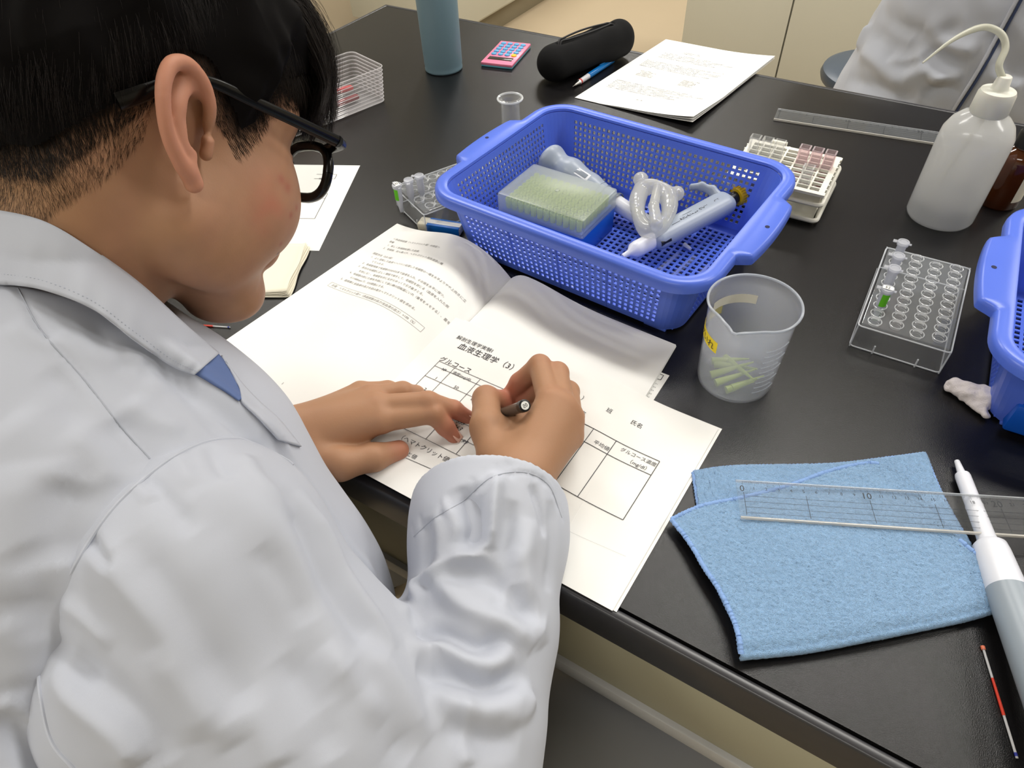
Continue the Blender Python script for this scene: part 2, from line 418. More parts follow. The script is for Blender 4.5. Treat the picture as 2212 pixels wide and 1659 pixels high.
# ------------------------------------------------------------------ the bench
m_top = mat('black_laminate', srgb(17,16,17), rough=0.27, spec=0.5, ior=1.46, bump=[(1300, 0.45, 0.0005)])
m_edge = mat('black_edging', srgb(52,52,55), rough=0.30, spec=0.6)
bench = empty('laboratory_bench', (1.5, -0.49, FZ), label='large black-topped laboratory bench with dark edging and an olive apron', cat='table')
def bx(c, d, **k): return MB().box((c[0]-1.5, c[1]+0.49, c[2]+0.75), d, **k)
bx((1.5, -0.49, -0.0205), (2.99, 0.972, 0.041), bev=0.0).build('bench_top', m_top, bench, smooth=False)
e = MB()
for (c, d) in (((1.5, -0.9825, -0.0215), (3.006, 0.009, 0.043)), ((1.5, 0.0025, -0.0215), (3.006, 0.009, 0.043)), ((0.0015, -0.49, -0.0215), (0.009, 0.99, 0.043)), ((2.9985, -0.49, -0.0215), (0.009, 0.99, 0.043))):
    e.box((c[0]-1.5, c[1]+0.49, c[2]+0.75), (d[0], d[1], d[2]+0.0006), 0.0026, seg=3)
e.build('edging', m_edge, bench)
bx((1.5, -0.972+0.003, -0.099), (2.90, 0.016, 0.112), bev=0.001).build('apron', mat('olive_apron', srgb(176,172,148), rough=0.55), bench)
bx((1.5, -0.012, -0.099), (2.90, 0.016, 0.112), bev=0.001).build('apron', MATS['olive_apron'], bench)
bx((1.5, -0.968, -0.164), (2.94, 0.03, 0.022), bev=0.002).build('rail', mat('rail_grey', srgb(200,200,200), rough=0.4), bench)
bx((1.5, -0.49, -0.164), (0.03, 0.9, 0.022), bev=0.002).build('rail', MATS['rail_grey'], bench)
for x in (0.08, 2.92):
    for y in (-0.93, -0.05): bx((x, y, -0.40), (0.05, 0.05, 0.70), bev=0.003).build('leg', m_white, bench)
# ------------------------------------------------------------------ stool of the person opposite, and one far left
m_seat = mat('stool_vinyl', srgb(58,70,84), rough=0.35)
def stool(loc, label):
    s = empty('round_stool', loc, label=label, cat='stool')
    MB().lathe([(0,0.425),(0.14,0.425),(0.158,0.435),(0.162,0.447),(0.158,0.460),(0.14,0.468),(0,0.470)], 48).build('seat', m_seat, s)
    for k in range(4):
        a = PI/4+k*PI/2; MB().tube([(0.11*math.cos(a), 0.11*math.sin(a), 0.43), (0.17*math.cos(a), 0.17*math.sin(a), 0.0)], 0.011, 12).build('leg', m_white, s)
    pts = [(0.145*math.cos(t), 0.145*math.sin(t), 0.18) for t in np.linspace(0, 2*PI, 40)]
    MB().tube(pts, 0.007, 8, cap=False).build('foot_ring', m_white, s)
    return s
stool((0.940, 0.875, FZ), 'round stool with a dark blue-grey seat behind the standing person in the coat')
stool((-1.80, 1.15, FZ), 'round stool with white legs beyond the far left corner of the bench')
stool((0.66, -1.42, FZ), 'round stool under the writing person')
# ------------------------------------------------------------------ paper goods
m_paper = mat('white_paper', srgb(246,245,241), rough=0.75, spec=0.2)
m_paper2 = mat('cream_paper', srgb(240,234,214), rough=0.8, spec=0.2)
m_ink = mat('printed_ink', srgb(70,70,74), rough=0.8, spec=0.1)
m_inkg = mat('pale_printed_ink', srgb(135,132,128), rough=0.8, spec=0.1)
m_pen = mat('pencil_writing', srgb(95,92,95), rough=0.7, spec=0.2)
def sheet_fn(O, U, Vd, z, curl=None):
    O, U, Vd = np.array(O[:2]), np.array(U[:2], float), np.array(Vd[:2], float); U /= np.linalg.norm(U); Vd /= np.linalg.norm(Vd)
    def fn(u, v, dz=0.00025):
        p = O+U*u+Vd*v; zz = z+dz+(curl(u, v) if curl else 0); return (p[0], p[1], zz)
    return fn
def sheet(name, fn, w, h, m, parent=None, nu=24, nv=24, th=0.00018, u0=0.0, v0=0.0):
    V = []; F = []
    for s in (0, 1):
        for j in range(nv+1):
            for i in range(nu+1): V.append(fn(u0+w*i/nu, v0+h*j/nv, -th*s))
    q = (nu+1)*(nv+1); id_ = lambda i, j, s: s*q+j*(nu+1)+i
    for j in range(nv):
        for i in range(nu):
            F.append((id_(i,j,0), id_(i,j+1,0), id_(i+1,j+1,0), id_(i+1,j,0))); F.append((id_(i,j,1), id_(i+1,j,1), id_(i+1,j+1,1), id_(i,j+1,1)))
    for i in range(nu): F.append((id_(i,0,0), id_(i+1,0,0), id_(i+1,0,1), id_(i,0,1))); F.append((id_(i,nv,0), id_(i,nv,1), id_(i+1,nv,1), id_(i+1,nv,0)))
    for j in range(nv): F.append((id_(0,j,0), id_(0,j,1), id_(0,j+1,1), id_(0,j+1,0))); F.append((id_(nu,j,0), id_(nu,j+1,0), id_(nu,j+1,1), id_(nu,j,1)))
    return mobj(name, V, F, m, parent, auto=60)
# worksheet being filled in
WO = H(985, 686, 0.0105)[:2]; _tr = H(1548, 925, 0.0015)[:2]; WU = _tr-WO; WV = H(1322, 1312, 0.0015)[:2]-_tr
def ws_c(u, v):                                                    # height of the sheet over the booklet
    return 0.0016+0.0088*(1-1/(1+math.exp(-(u-0.215)/0.012)))*(1-0.45*v/0.21)
wfn = sheet_fn(WO, WU, WV, 0.0003, ws_c)
sh = sheet('worksheet', wfn, 0.297, 0.2095, m_paper, nu=40, nv=40)
tag(sh, 'top printed landscape worksheet with a table, under the writing hands', 'paper')
def wuv(px, py):                                                   # picture point -> position on that sheet
    U = WU/np.linalg.norm(WU); V_ = WV/np.linalg.norm(WV); z = 0.006; Mi = np.linalg.inv(np.stack([U, V_], 1))
    for _ in range(4): p = H(px, py, z)[:2]-WO; u, v = [float(q) for q in Mi @ p]; z = ws_c(u, v)
    return u, v
wt = []
def T(s, px, py, size, shear=0.0, ang=0.0): u, v = wuv(px, py); wt.append((s, u, -v, size, ang, shear))
def LN(a, b, w=0.0005): (u0, v0), (u1, v1) = wuv(*a), wuv(*b); wt.append(('#line', u0, -v0, u1, -v1, w))
T('解剖生理学実験Ⅰ', 985, 731, 0.0062); T('血液生理学（3）', 987, 751, 0.0098); T('グルコース', 947, 778, 0.0078)
def cell(u0, v0, u1, v1, w=0.0005):
    for a in ((u0,v0,u1,v0),(u1,v0,u1,v1),(u1,v1,u0,v1),(u0,v1,u0,v0)): wt.append(('#line', a[0], -a[1], a[2], -a[3], w))
ul, vt = wuv(949, 781); ur, vb = wuv(1426, 996); _, vB = wuv(1352, 1126); vt2 = vt
cols = [ul, wuv(981,797)[0], wuv(1035,823)[0], ul+0.085, ul+0.112]
for c_ in cols: wt.append(('#line', c_, -vt, c_, -(vt+0.088), 0.0005))
rows = [vt, vt+0.0075, vt+0.0235, vt+0.0395, vt+0.0555, vt+0.0715, vt+0.088]
for r_ in rows: wt.append(('#line', ul, -r_, ul+0.128, -r_, 0.0005))
T('№', 953, 800, 0.0048); T('濃度(mg/dl)', 976, 807, 0.0046); T('1', 938, 819, 0.0052); T('50', 979, 838, 0.0052); T('2', 914, 843, 0.0052); T('100', 954, 862, 0.0050, 0.15)
T('0.', 1015, 864, 0.0050, 0.3); T('3', 893, 875, 0.005)
T('0.353', 975, 908, 0.0062, 0.35); T('0.963', 966, 919, 0.0066, 0.35); T('0.99', 985, 951, 0.0062, 0.35)
T('（ヘマトクリット値）の測定＞', 858, 945, 0.0064); T('と値', 877, 983, 0.0054)
LN((877, 990), (975, 1033)); LN((975, 1033), (1352, 1203), 0.0001)
T('）', 1254, 863, 0.0062); T('指名', 1240, 889, 0.0058); T('班', 1308, 888, 0.0060); T('氏名', 1360, 914, 0.0062)
T('値', 1242, 945, 0.0052); T('平均値', 1281, 957, 0.0052); T('グルコース濃度', 1339, 973, 0.0050); T('（mg/dl）', 1352, 997, 0.0054)
c1, c2 = wuv(1276, 936)[0], wuv(1328, 958)[0]; vtop = wuv(1426, 998)[1]; vbot = wuv(1350, 1126)[1]; vmid = wuv(1410, 1029)[1]
for c_ in (c1, c2, ur): wt.append(('#line', c_, -vtop, c_, -vbot, 0.0006))
for v_ in (vtop, vmid, vbot): wt.append(('#line', c1-0.03, -v_, ur, -v_, 0.0006))
wt.append(('#line', c1-0.03, -vtop, c1-0.03, -vbot, 0.0005))
ink('printing', wt, lambda u, v: wfn(u, -v, 0.00045), sh, m_ink)
f2 = sheet_fn(WO+np.array([0.010, 0.002]), WU+np.array([0.012,0.0]), WV, 0.00005, lambda u, v: ws_c(u+0.01, v)-0.0006)
tag(sheet('paper_sheet', f2, 0.290, 0.2105, m_paper, nu=40, nv=40), 'second white sheet, its edge just showing below the worksheet', 'paper')
# sheet poking out between the booklet and the worksheet, with a boxed mark
P0 = H(1412, 797)[:2]; P1 = H(1446, 812)[:2]; P2 = H(1400, 865)[:2]
f3 = sheet_fn(P1+np.array([-0.10, 0.001]), (1,-0.01), (-0.01,-1), 0.0003, lambda u, v: 0.0003)
s3 = sheet('paper_sheet', f3, 0.100, 0.15, m_paper, nu=4, nv=4)
tag(s3, 'sheet with a small boxed mark sticking out right of the booklet', 'paper')
uu = lambda a: (0.0995-a)
l3 = [('用', 0.086, -0.009, 0.006, 0, 0)]
for a in ((0.078,-0.003,0.095,-0.003),(0.095,-0.003,0.095,-0.0105),(0.095,-0.0105,0.078,-0.0105),(0.0905,-0.014,0.0905,-0.05)): l3.append(('#line', *a, 0.0007))
for k in range(8): l3.append(('0.%d' % (k+1), 0.0925, -0.018-k*0.005, 0.0022, 0, 0))
ink('printing', l3, lambda u, v: f3(u, -v, 0.0003), s3, m_ink)
# open booklet
BG0 = H(1104, 602, 0.003)[:2]; BL0 = H(858, 484, 0.004)[:2]; BR0 = H(1460, 745, 0.003)[:2]
bk = empty('open_booklet', (BG0[0], BG0[1]-0.14, 0.0), label='open printed booklet lying behind the worksheet, pages arching up to its spine', cat='booklet')
def arc_curve(hump, at, wid, edge, total):
    """height profile along a page from the spine, resampled so the page keeps its width"""
    xs = np.linspace(0, total, 200); z = hump*np.exp(-(np.maximum(0, xs-at)/wid)**2)*(1-np.clip(1-xs/at, 0, 1)**2.2)
    return xs, z
def page_fn(left):
    xs, z = arc_curve(0.027 if left else 0.012, 0.070 if left else 0.024, 0.070 if left else 0.055, 0, 0.215)
    def fn(u, v, dz=0.0):
        zz = float(np.interp(u, xs, z)); fall = (1.0-0.55*v/0.297) if left else 0.25+0.75*math.exp(-(v/0.07)**2)
        e0 = BL0 if left else BR0; top = BG0+(e0-BG0)*(u/np.linalg.norm(e0-BG0))
        if left: dn = np.array([-0.105+0.10*(1-u/0.205), -1.0])
        else: dn = np.array([0.03-0.03*(1-u/0.205), -1.0])
        p = top+dn*v/np.linalg.norm(dn); return (p[0]-BG0[0], p[1]-(BG0[1]-0.14), 0.0034+zz*fall+dz)
    return fn, float(np.linalg.norm((BL0 if left else BR0)-BG0))
for left in (True, False):
    fn, w_ = page_fn(left)
    for k in range(5):
        o = sheet('page', lambda u, v, dz, fn=fn, k=k: fn(u+(0.0002*k), v, dz-0.00055*k), w_, 0.293+0.0008*k, m_paper, bk, nu=60, nv=30, th=0.0004)
        if k == 0: pg = o
    if left:
        u0_, v0_ = 0, 0
        def buv(px, py, z=0.012): p = H(px, py, z)[:2]; return float(np.linalg.norm(BG0-p)), float(BG0[1]-p[1])
        tx = ['＜赤血球容積（ヘマトクリット値）の測定＞', '準備', '　1．新しく抗凝固処理した血液。', '　2．毛細管、封入用パテ、ヘマトクリット用高速遠心機', '', '測定方法（2人1組）', '　1．よく混和した血液へヘパリン処理した毛細管の一端を水平よりやや上向きに立', '　　　てて入れる。', '　2．毛細管現象で毛細管の3分の2まで血液を入れ、その端を水平に保つ。', '　3．反対の毛細管に正しく親指で栓をして、毛細管を封じる（血液を入れた側', '　　　を封じる）。毛細管を封じながらゆっくり引き抜きとる。', '　4．毛細管の封じた側を外側にして遠心機の回転盤にいれ（番号をメモする）、蓋をしてか', '　　　ら11000rpmで、5分間遠心する。', '　5．血球層と全血液の高さを読み取りヘマトクリット値を求める。', '', '　計算　ヘマトクリット値＝（赤血球層の高さ/全血液の高さ）×100（%）']
        ls = [(s, 0.022, -0.030-0.0072*i, 0.0041, 0, 0) for i, s in enumerate(tx)]
        yb = -0.030-0.0072*15
        for a in ((0.022, yb+0.0052, 0.165, yb+0.0052), (0.165, yb+0.0052, 0.165, yb-0.0022), (0.165, yb-0.0022, 0.022, yb-0.0022), (0.022, yb-0.0022, 0.022, yb+0.0052)): ls.append(('#line', *a, 0.0003))
        ls.append(('1', 0.10, -0.278, 0.004, 0, 0))
        ink('printing', ls, lambda u, v, fn=fn, w_=w_: fn(w_-u, -v, 0.00035), pg, m_inkg)
# far handout
FO = np.array([0.612, 0.079]); fu = np.array([0.201,-0.006]); fv = np.array([-0.035,-0.293])
ffn = sheet_fn(FO, fu, fv, 0.0012, lambda u, v: 0.006*max(0, (u-0.10)/0.1)**2*(1 if v < 0.2 else 1+(v-0.2)*12)+0.004*math.sin(min(1, max(0, (u-0.05)/0.155))*PI)*max(0, (v-0.2)/0.1))
fh = empty('handout', (FO[0]+0.1, FO[1]-0.15, 0.0012), label='stapled printed handout beside the black pencil case, hanging over the far edge', cat='paper')
off = lambda f: (lambda u, v, dz=0.0: (f(u, v, dz)[0]-FO[0]-0.1, f(u, v, dz)[1]-FO[1]+0.15, f(u, v, dz)[2]-0.0012))
for k in range(3): sheet('page', lambda u, v, dz, k=k: (off(ffn)(u, v, dz)[0], off(ffn)(u, v, dz)[1], off(ffn)(u, v, dz)[2]*(1-0.28*k)-0.0003*k), 0.205, 0.297, m_paper, fh, nu=30, nv=30)
blocks = [(0.035,0.050,6,0.055,0.14),(0.02,0.115,7,0.04,0.16),(0.03,0.19,4,0.03,0.05),(0.115,0.19,4,0.03,0.05),(0.02,0.225,6,0.04,0.155)]
fl = []
K = '赤血球白血球血小板数の測定方法と血液凝固時間を記録する実験手順および結果'
def para(u, v, n, w, sz, dst, sp=1.55):
    for i in range(n):
        st = random.randrange(len(K)); c = max(3, int(w/sz*random.uniform(0.6, 1.0))); dst.append(((K*6)[st:st+c], u, -(v+i*sz*sp), sz, 0, 0))
para(0.055,0.045,2,0.05,0.0034,fl); para(0.03,0.062,5,0.145,0.0034,fl); para(0.02,0.105,6,0.155,0.0034,fl); para(0.035,0.150,7,0.035,0.003,fl,1.2); para(0.115,0.155,7,0.035,0.003,fl,1.2); para(0.02,0.205,7,0.16,0.0034,fl); fl.append(('図と表', 0.09, -0.262, 0.0036, 0, 0))
ink('printing', fl, lambda u, v: off(ffn)(u, -v, 0.0006), fh, m_ink)
# sheet at the left behind the face
LT = H(778, 358)[:2]; LB = H(692, 537)[:2]; ld = (LB-LT)/np.linalg.norm(LB-LT); lu = np.array([ld[1], -ld[0]])
lfn = sheet_fn(LT+lu*0.297, -lu, ld, 0.0004)
ls_ = sheet('result_sheet', lfn, 0.297, 0.210, m_paper, nu=6, nv=6)
tag(ls_, 'white printed form lying left of the bench top, seen past the glasses', 'paper')
def luv(px, py): p = H(px, py)[:2]-LT-lu*0.297; return float(p @ -lu), float(-(p @ ld))
ll = []
a, b_ = luv(728, 378); 
for q in ((a-0.03,b_,a,b_),(a,b_,a,b_-0.012),(a,b_-0.012,a-0.03,b_-0.012)): ll.append(('#line', *q, 0.0006))
a, b_ = luv(708, 419)
for q in ((a-0.09,b_,a,b_),(a,b_,a,b_-0.062),(a,b_-0.062,a-0.09,b_-0.062),(a-0.09,b_-0.013,a,b_-0.013)): ll.append(('#line', *q, 0.0006))
ll += [('備考', a-0.02, b_-0.006, 0.006, 0, 0), ('赤血球数', a-0.032, b_-0.012, 0.0045, 0, 0), ('班', a-0.024, luv(690, 385)[1]-0.004, 0.005, 0, 0)]
ink('printing', ll, lambda u, v: lfn(u, -v, 0.0005), ls_, m_ink)
# folded paper towels beside it
tw = empty('paper_towel_pad', H(590, 590), label='folded cream paper towels lying between the white form and the booklet', cat='paper towel')
TC = H(590, 590)[:2]; q1, q2, q4 = H(665, 537)[:2]-TC, H(622, 641)[:2]-TC, H(560, 538)[:2]-TC
for k in range(5):
    V = []; n = 14; e = 0.002*k
    A, B, D = q1, q2, q4+(q4-q1)*0.3; Cc = D+(B-A)
    for j in range(n+1):
        for i in range(n+1):
            s, t = i/n, j/n; p = (D*(1-s)+A*s)*(1-t)+(Cc*(1-s)+B*s)*t
            p = p+np.array([math.sin(t*9+k)*0.0012+0.0010*(4-k)*s, math.sin(s*7+k*2)*0.0010])
            V.append((p[0], p[1], 0.0012+0.0014*k+0.0006*math.sin(s*6+t*4+k)+0.0018*(s > 0.97)))
    F = [(j*(n+1)+i, (j+1)*(n+1)+i, (j+1)*(n+1)+i+1, j*(n+1)+i+1) for j in range(n) for i in range(n)]
    o = mobj('layer', V, F, m_paper2, tw); md = o.modifiers.new('s', 'SOLIDIFY'); md.thickness = 0.0009
# ------------------------------------------------------------------ bench-top objects
m_blue = mat('blue_basket_plastic', srgb(88,118,226), rough=0.30, spec=0.5, var=(8, 0.06), bump=[(300, 0.05, 0.0005)])
BW, BD, BH = 0.349, 0.274, 0.088
def basket_parts(root):
    wt, dt, rt = BW-0.030, BD-0.030, 0.030                          # inner opening at the rim
    wb, db, rb = BW-0.062, BD-0.062, 0.024                          # footprint
    def outline(f, seg=10):
        w_, d_, r_ = wb+(wt-wb)*f, db+(dt-db)*f, rb+(rt-rb)*f
        return w_, d_, r_
    def wall_pt(side, s, f):
        """side 0..3, s in -1..1 along its straight run, f height 0..1"""
        w_, d_, r_ = outline(f); hx, hy = w_/2, d_/2
        z = 0.004+f*(BH-0.006)
        if side == 0: return (s*(hx-r_), -hy, z)
        if side == 1: return (hx, s*(hy-r_), z)
        if side == 2: return (-s*(hx-r_), hy, z)
        return (-hx, -s*(hy-r_), z)
    V = []; F = []
    def lattice(pt, nu, nv, solid, hole=0.60):
        for j in range(nv):
            for i in range(nu):
                q = len(V); a0, a1, b0, b1 = i/nu, (i+1)/nu, j/nv, (j+1)/nv
                O = [(a0,b0),(a1,b0),(a1,b1),(a0,b1)]
                V.extend(pt(*c) for c in O)
                if solid(i, j): F.append((q, q+1, q+2, q+3)); continue
                m_ = (1-hole)/2; I = [(a0+(a1-a0)*(m_ if k in (0,3) else 1-m_), b0+(b1-b0)*(m_ if k in (0,1) else 1-m_)) for k in range(4)]
                V.extend(pt(*c) for c in I)
                for k in range(4): F.append((q+k, q+(k+1) % 4, q+4+(k+1) % 4, q+4+k))
    for side in range(4):
        nu = 36 if side % 2 == 0 else 27
        lattice(lambda a, b, side=side: wall_pt(side, a*2-1, b), nu, 12, lambda i, j, nu=nu: j > 10 or j < 1, 0.58)
    for k in range(4):                                              # plain corners
        a0 = -PI/2+k*PI/2; sx, sy = ((1,-1),(1,1),(-1,1),(-1,-1))[k]
        for j in range(7):
            for i in range(8):
                q = len(V)
                for (ii, jj) in ((i,j),(i+1,j),(i+1,j+1),(i,j+1)):
                    f = jj/7; w_, d_, r_ = outline(f); a = a0+PI/2*ii/8
                    V.append((sx*(w_/2-r_)+r_*math.cos(a), sy*(d_/2-r_)+r_*math.sin(a), 0.004+f*(BH-0.006)))
                F.append((q, q+1, q+2, q+3))
    nbx, nby = 34, 25
    lattice(lambda a, b: ((a-0.5)*(wb-0.012), (b-0.5)*(db-0.012), 0.004), nbx, nby, lambda i, j: i in (0, nbx-1) or j in (0, nby-1))
    o1 = rrect(wb, db, rb, 8); o2 = rrect(wb-0.012, db-0.012, rb-0.006, 8); n = len(o1); q = len(V)
    V.extend((x, y, 0.004) for x, y in o1); V.extend((x, y, 0.004) for x, y in o2)
    F.extend((q+i, q+(i+1) % n, q+n+(i+1) % n, q+n+i) for i in range(n))
    b = mobj('basket_body', V, F, m_blue, root, smooth=False, merge=0.0004)
    md = b.modifiers.new('s', 'SOLIDIFY'); md.thickness = 0.0018; md.offset = 0
    # ribs on the long sides
    for sd in (0, 2):
        for s in (-0.5, 0, 0.5):
            p0, p1 = wall_pt(sd, s, 0.02), wall_pt(sd, s, 0.93); y_ = -0.0012 if sd == 0 else 0.0012
            MB().tube([(p0[0], p0[1]+y_, p0[2]), (p1[0], p1[1]+y_, p1[2])], 0.0012, 6).build('wall_rib', m_blue, root)
    # rim with its two grips
    def out(off, grip):
        o = rrect(BW-0.030+off*2, BD-0.030+off*2, 0.030+off, 12); return o
    prof = [(0.0,-0.001),(0.0005,0.0018),(0.003,0.0028),(0.011,0.0028),(0.0140,0.0010),(0.0152,-0.003),(0.0152,-0.009),(0.0138,-0.0092),(0.0132,-0.002),(0.011,0.0008),(0.003,0.0008),(0.0018,-0.003)]
    V = []; F = []; rings = []
    base = rrect(BW-0.030, BD-0.030, 0.030, 12); pts = []
    for i in range(len(base)):
        a, c = np.array(base[i]), np.array(base[(i+1) % len(base)]); k = max(1, int(np.linalg.norm(c-a)/0.003))
        for t in range(k): pts.append(a+(c-a)*t/k)
    pts = np.array(pts); N_ = len(pts); tg = np.roll(pts, -1, 0)-np.roll(pts, 1, 0); tg /= np.linalg.norm(tg, axis=1)[:, None]; nm = np.stack([tg[:, 1], -tg[:, 0]], 1)
    for (o_, z_) in prof:
        q = len(V); rings.append(q)
        for i in range(N_):
            x, y = pts[i]; g = 0.0
            if abs(abs(x)-(BW-0.030)/2) < 0.004:
                g = 0.017*min(1.0, max(0.0, (0.060-abs(y))/0.0075))**0.6*(1-0.25*(y/0.06)**2)
            ex = o_+g*min(1, max(0, (o_-0.003)/0.008)) if o_ > 0.003 else o_
            V.append((x+nm[i, 0]*ex, y+nm[i, 1]*ex, BH+z_))
    m_ = len(prof)
    for k in range(m_):
        a, c = rings[k], rings[(k+1) % m_]
        for i in range(N_): F.append((a+i, a+(i+1) % N_, c+(i+1) % N_, c+i))
    mobj('rim', V, F, m_blue, root, auto=50, merge=0.00002)
    for sx in (-1, 1):
        MB().lathe([(0,0),(0.0024,0),(0.0024,0.0002),(0,0.0002)], 16, Matrix.Translation((sx*(BW/2+0.0062), 0.0, BH+0.0029))).build('grip_hole_shade', mat('hole_shade', srgb(25,30,70), rough=0.7), root)  # flat dark disc for the hole, its shade put into the colour
    for sx in (-1, 1):
        for sy in (-1, 1): MB().box((sx*(wb/2-0.025), sy*(db/2-0.006), 0.002), (0.026, 0.010, 0.004), 0.001).build('foot', m_blue, root)
bas = empty('mesh_basket', (0.8055, -0.5585, 0), math.radians(-4.3), 'blue plastic mesh basket holding pipettes and a tip box, behind the booklet', 'basket')
basket_parts(bas)
b2 = copy_tree(bas); b2.location = (1.369, -0.530, 0); b2.rotation_euler = (0, 0, math.radians(2.4))
b2['label'] = 'blue plastic mesh basket cut off by the right edge of the photo'
BZ = 0.0052                                                        # basket floor
# ---- tip boxes
m_frost = translucent_mat('frosted_lid', srgb(222,228,232), see=0.74, rough=0.3, trl=0.5)
m_tip = translucent_mat('yellow_tip_plastic', srgb(206,226,96), see=0.08, rough=0.3, trl=0.35)
m_boxblue = mat('box_blue', srgb(14,84,190), rough=0.35)
def tipbox(loc, rz, label, lid=True):
    t = empty('pipette_tip_box', loc, rz, label, 'tip box')
    MB().box((0,0,0.016), (0.118, 0.080, 0.032), 0.003).build('base', m_boxblue, t)
    MB().box((0,0,0.033), (0.112, 0.074, 0.003), 0.001).build('tray', m_boxblue, t)
    tp = MB()
    prof = [(0.0016,0.0),(0.0030,0.0005),(0.0034,0.012),(0.0028,0.012),(0.0024,0.001)]
    V = []; F = []; seg = 8
    for i in range(12):
        for j in range(8):
            cx, cy = (i-5.5)*0.0090, (j-3.5)*0.0090; q0 = len(V)
            for r_, z_ in [(0.0033,0.035),(0.0036,0.048),(0.0027,0.048),(0.0022,0.037)]:
                for k in range(seg): V.append((cx+r_*math.cos(2*PI*k/seg), cy+r_*math.sin(2*PI*k/seg), z_))
            for a in range(3):
                for k in range(seg): F.append((q0+a*seg+k, q0+a*seg+(k+1) % seg, q0+(a+1)*seg+(k+1) % seg, q0+(a+1)*seg+k))
    o = mobj('tips', V, F, m_tip, t); o['kind'] = 'stuff'
    if lid:
        b = MB().box((0,0,0.0435), (0.120, 0.082, 0.026), 0.003)
        ld_ = b.build('lid', m_frost, t); md = ld_.modifiers.new('s', 'SOLIDIFY'); md.thickness = 0.0012
        MB().lathe([(0,0),(0.002,0),(0.0026,0.0006),(0.003,0)], 16, Matrix.Translation((0,0,0.0566))).build('lid_dimple', m_frost, t)
    return t
tipbox((0.7390, -0.5690, BZ), math.radians(-2.5), 'blue tip box with a frosted lid over yellow-green tips, in the left of the basket')
tipbox((1.3000, -0.610, BZ), math.radians(2), 'open blue tip box with green tips in the basket cut off at right', lid=False)
# ---- pipettes
m_pg = mat('pipette_grey', srgb(158,168,184), rough=0.35, var=(30, 0.04))
m_pw = mat('pipette_white', srgb(226,228,236), rough=0.30)
m_blk = mat('black_plastic', srgb(20,20,22), rough=0.35)
m_yel = mat('yellow_knob', srgb(196,160,20), rough=0.35)
def pipette_frame(p0, p1, name, label):
    """root at the nozzle end p0, local +x towards the plunger end p1"""
    p0, p1 = np.array(p0), np.array(p1); d = p1-p0
    e = empty(name, p0, label=label, cat='pipette', rot=(0, -math.atan2(d[2], math.hypot(d[0], d[1])), math.atan2(d[1], d[0])))
    return e
XL = Matrix.Rotation(PI/2, 4, 'Y')                                  # lathe axis z -> x
def xl(x=0.0): return Matrix.Translation((x,0,0)) @ XL
# electronic-looking tapered pipette at the back of the basket
pa = pipette_frame(H(1392, 478, 0.020), H(1198, 352, 0.040), 'pipette', 'grey tapered pipette with a small display window, lying along the back of the basket')
MB().lathe([(0,0),(0.008,0),(0.0092,0.003),(0.0104,0.064),(0,0.064)], 32, xl(-0.012)).build('shaft', m_pw, pa)
sd = SD(); sd.cone((0.058,0,0), (0.090,0,0.001), 0.0120, 0.0145, 0.004).cone((0.090,0,0.001), (0.125,0,0.002), 0.0145, 0.0165, 0.006).cone((0.125,0,0.002), (0.150,0,0.002), 0.0165, 0.014, 0.008)
sd.ell((0.160,0.004,0.004), (0.010,0.021,0.020), None, 0.014).ell((0.172,0.002,0.004), (0.010,0.018,0.017), None, 0.008, -1)
V, F = sd.mesh(0.0012); mobj('handle', relax(V, F), F, m_pg, pa)
MB().lathe([(0.0128,0),(0.0132,0.001),(0.0132,0.003),(0.0126,0.004)], 40, xl(0.0450)).build('collar', mat('collar_grey', srgb(100,108,120), rough=0.4), pa)
for k in range(8):
    x = 0.066+k*0.0078; r = 0.0127+0.0022*(k/8)
    MB().tube([(x, r*math.cos(t), 0.001+r*math.sin(t)) for t in np.linspace(-0.3, PI+0.3, 26)], 0.00045, 6).build('grip_ring', m_pg, pa)
MB().box((0.104, 0.0062, 0.0138), (0.028, 0.0105, 0.004), 0.0008, rot=Euler((-0.45,0,0)).to_matrix()).build('display_frame', m_pw, pa)
MB().box((0.104, 0.0070, 0.0157), (0.021, 0.0062, 0.001), 0.0003, rot=Euler((-0.45,0,0)).to_matrix()).build('display', mat('lcd', srgb(138,146,158), rough=0.15), pa)
# Nichipet lying in front
pb = pipette_frame(H(1362, 545, 0.026), H(1592, 424, 0.044), 'pipette', 'grey pipette with a yellow knob and black print, lying across the front of the basket'); pb.scale = (0.945,)*3
MB().lathe([(0,-0.012),(0.0030,-0.012),(0.0042,-0.002),(0.0095,0.004),(0.0104,0.010),(0.0104,0.042),(0,0.042)], 36, xl(0)).build('nozzle_cone', m_pw, pb)
sd = SD()
for yy in (-0.0045, 0.0045):
    sd.cone((0.042,yy,0), (0.146,yy,0), 0.0120, 0.0128, 0.004)
V, F = sd.mesh(0.0012); mobj('handle', relax(V, F), F, m_pg, pb)
sd = SD(); sd.chain([(0.146,0.008,0.004),(0.146,0.020,0.008),(0.138,0.032,0.011),(0.126,0.038,0.012)], [0.007,0.0045,0.0035,0.003], 0.004)
V, F = sd.mesh(0.0009); fr_ = relax(V, F); fr_[:, 2] = (fr_[:, 2]-0.008)*1.6+0.008; mobj('finger_hook', fr_, F, m_pg, pb)
MB().tube([(0.036,-0.012,0.002),(0.050,-0.0125,0.002)], 0.0042, 16).build('ejector_button', m_blk, pb)
MB().lathe([(0,0.155),(0.0075,0.155),(0.0075,0.168),(0,0.168)], 24, xl(0)).build('plunger_rod', m_blk, pb)
prof = [(0,0.166),(0.0095,0.166)]
kn = MB().lathe([(0,0.167),(0.0115,0.167),(0.0125,0.169),(0.0125,0.175),(0.0112,0.1765),(0.006,0.1765),(0.005,0.178),(0.003,0.179),(0,0.179)], 48, xl(0))
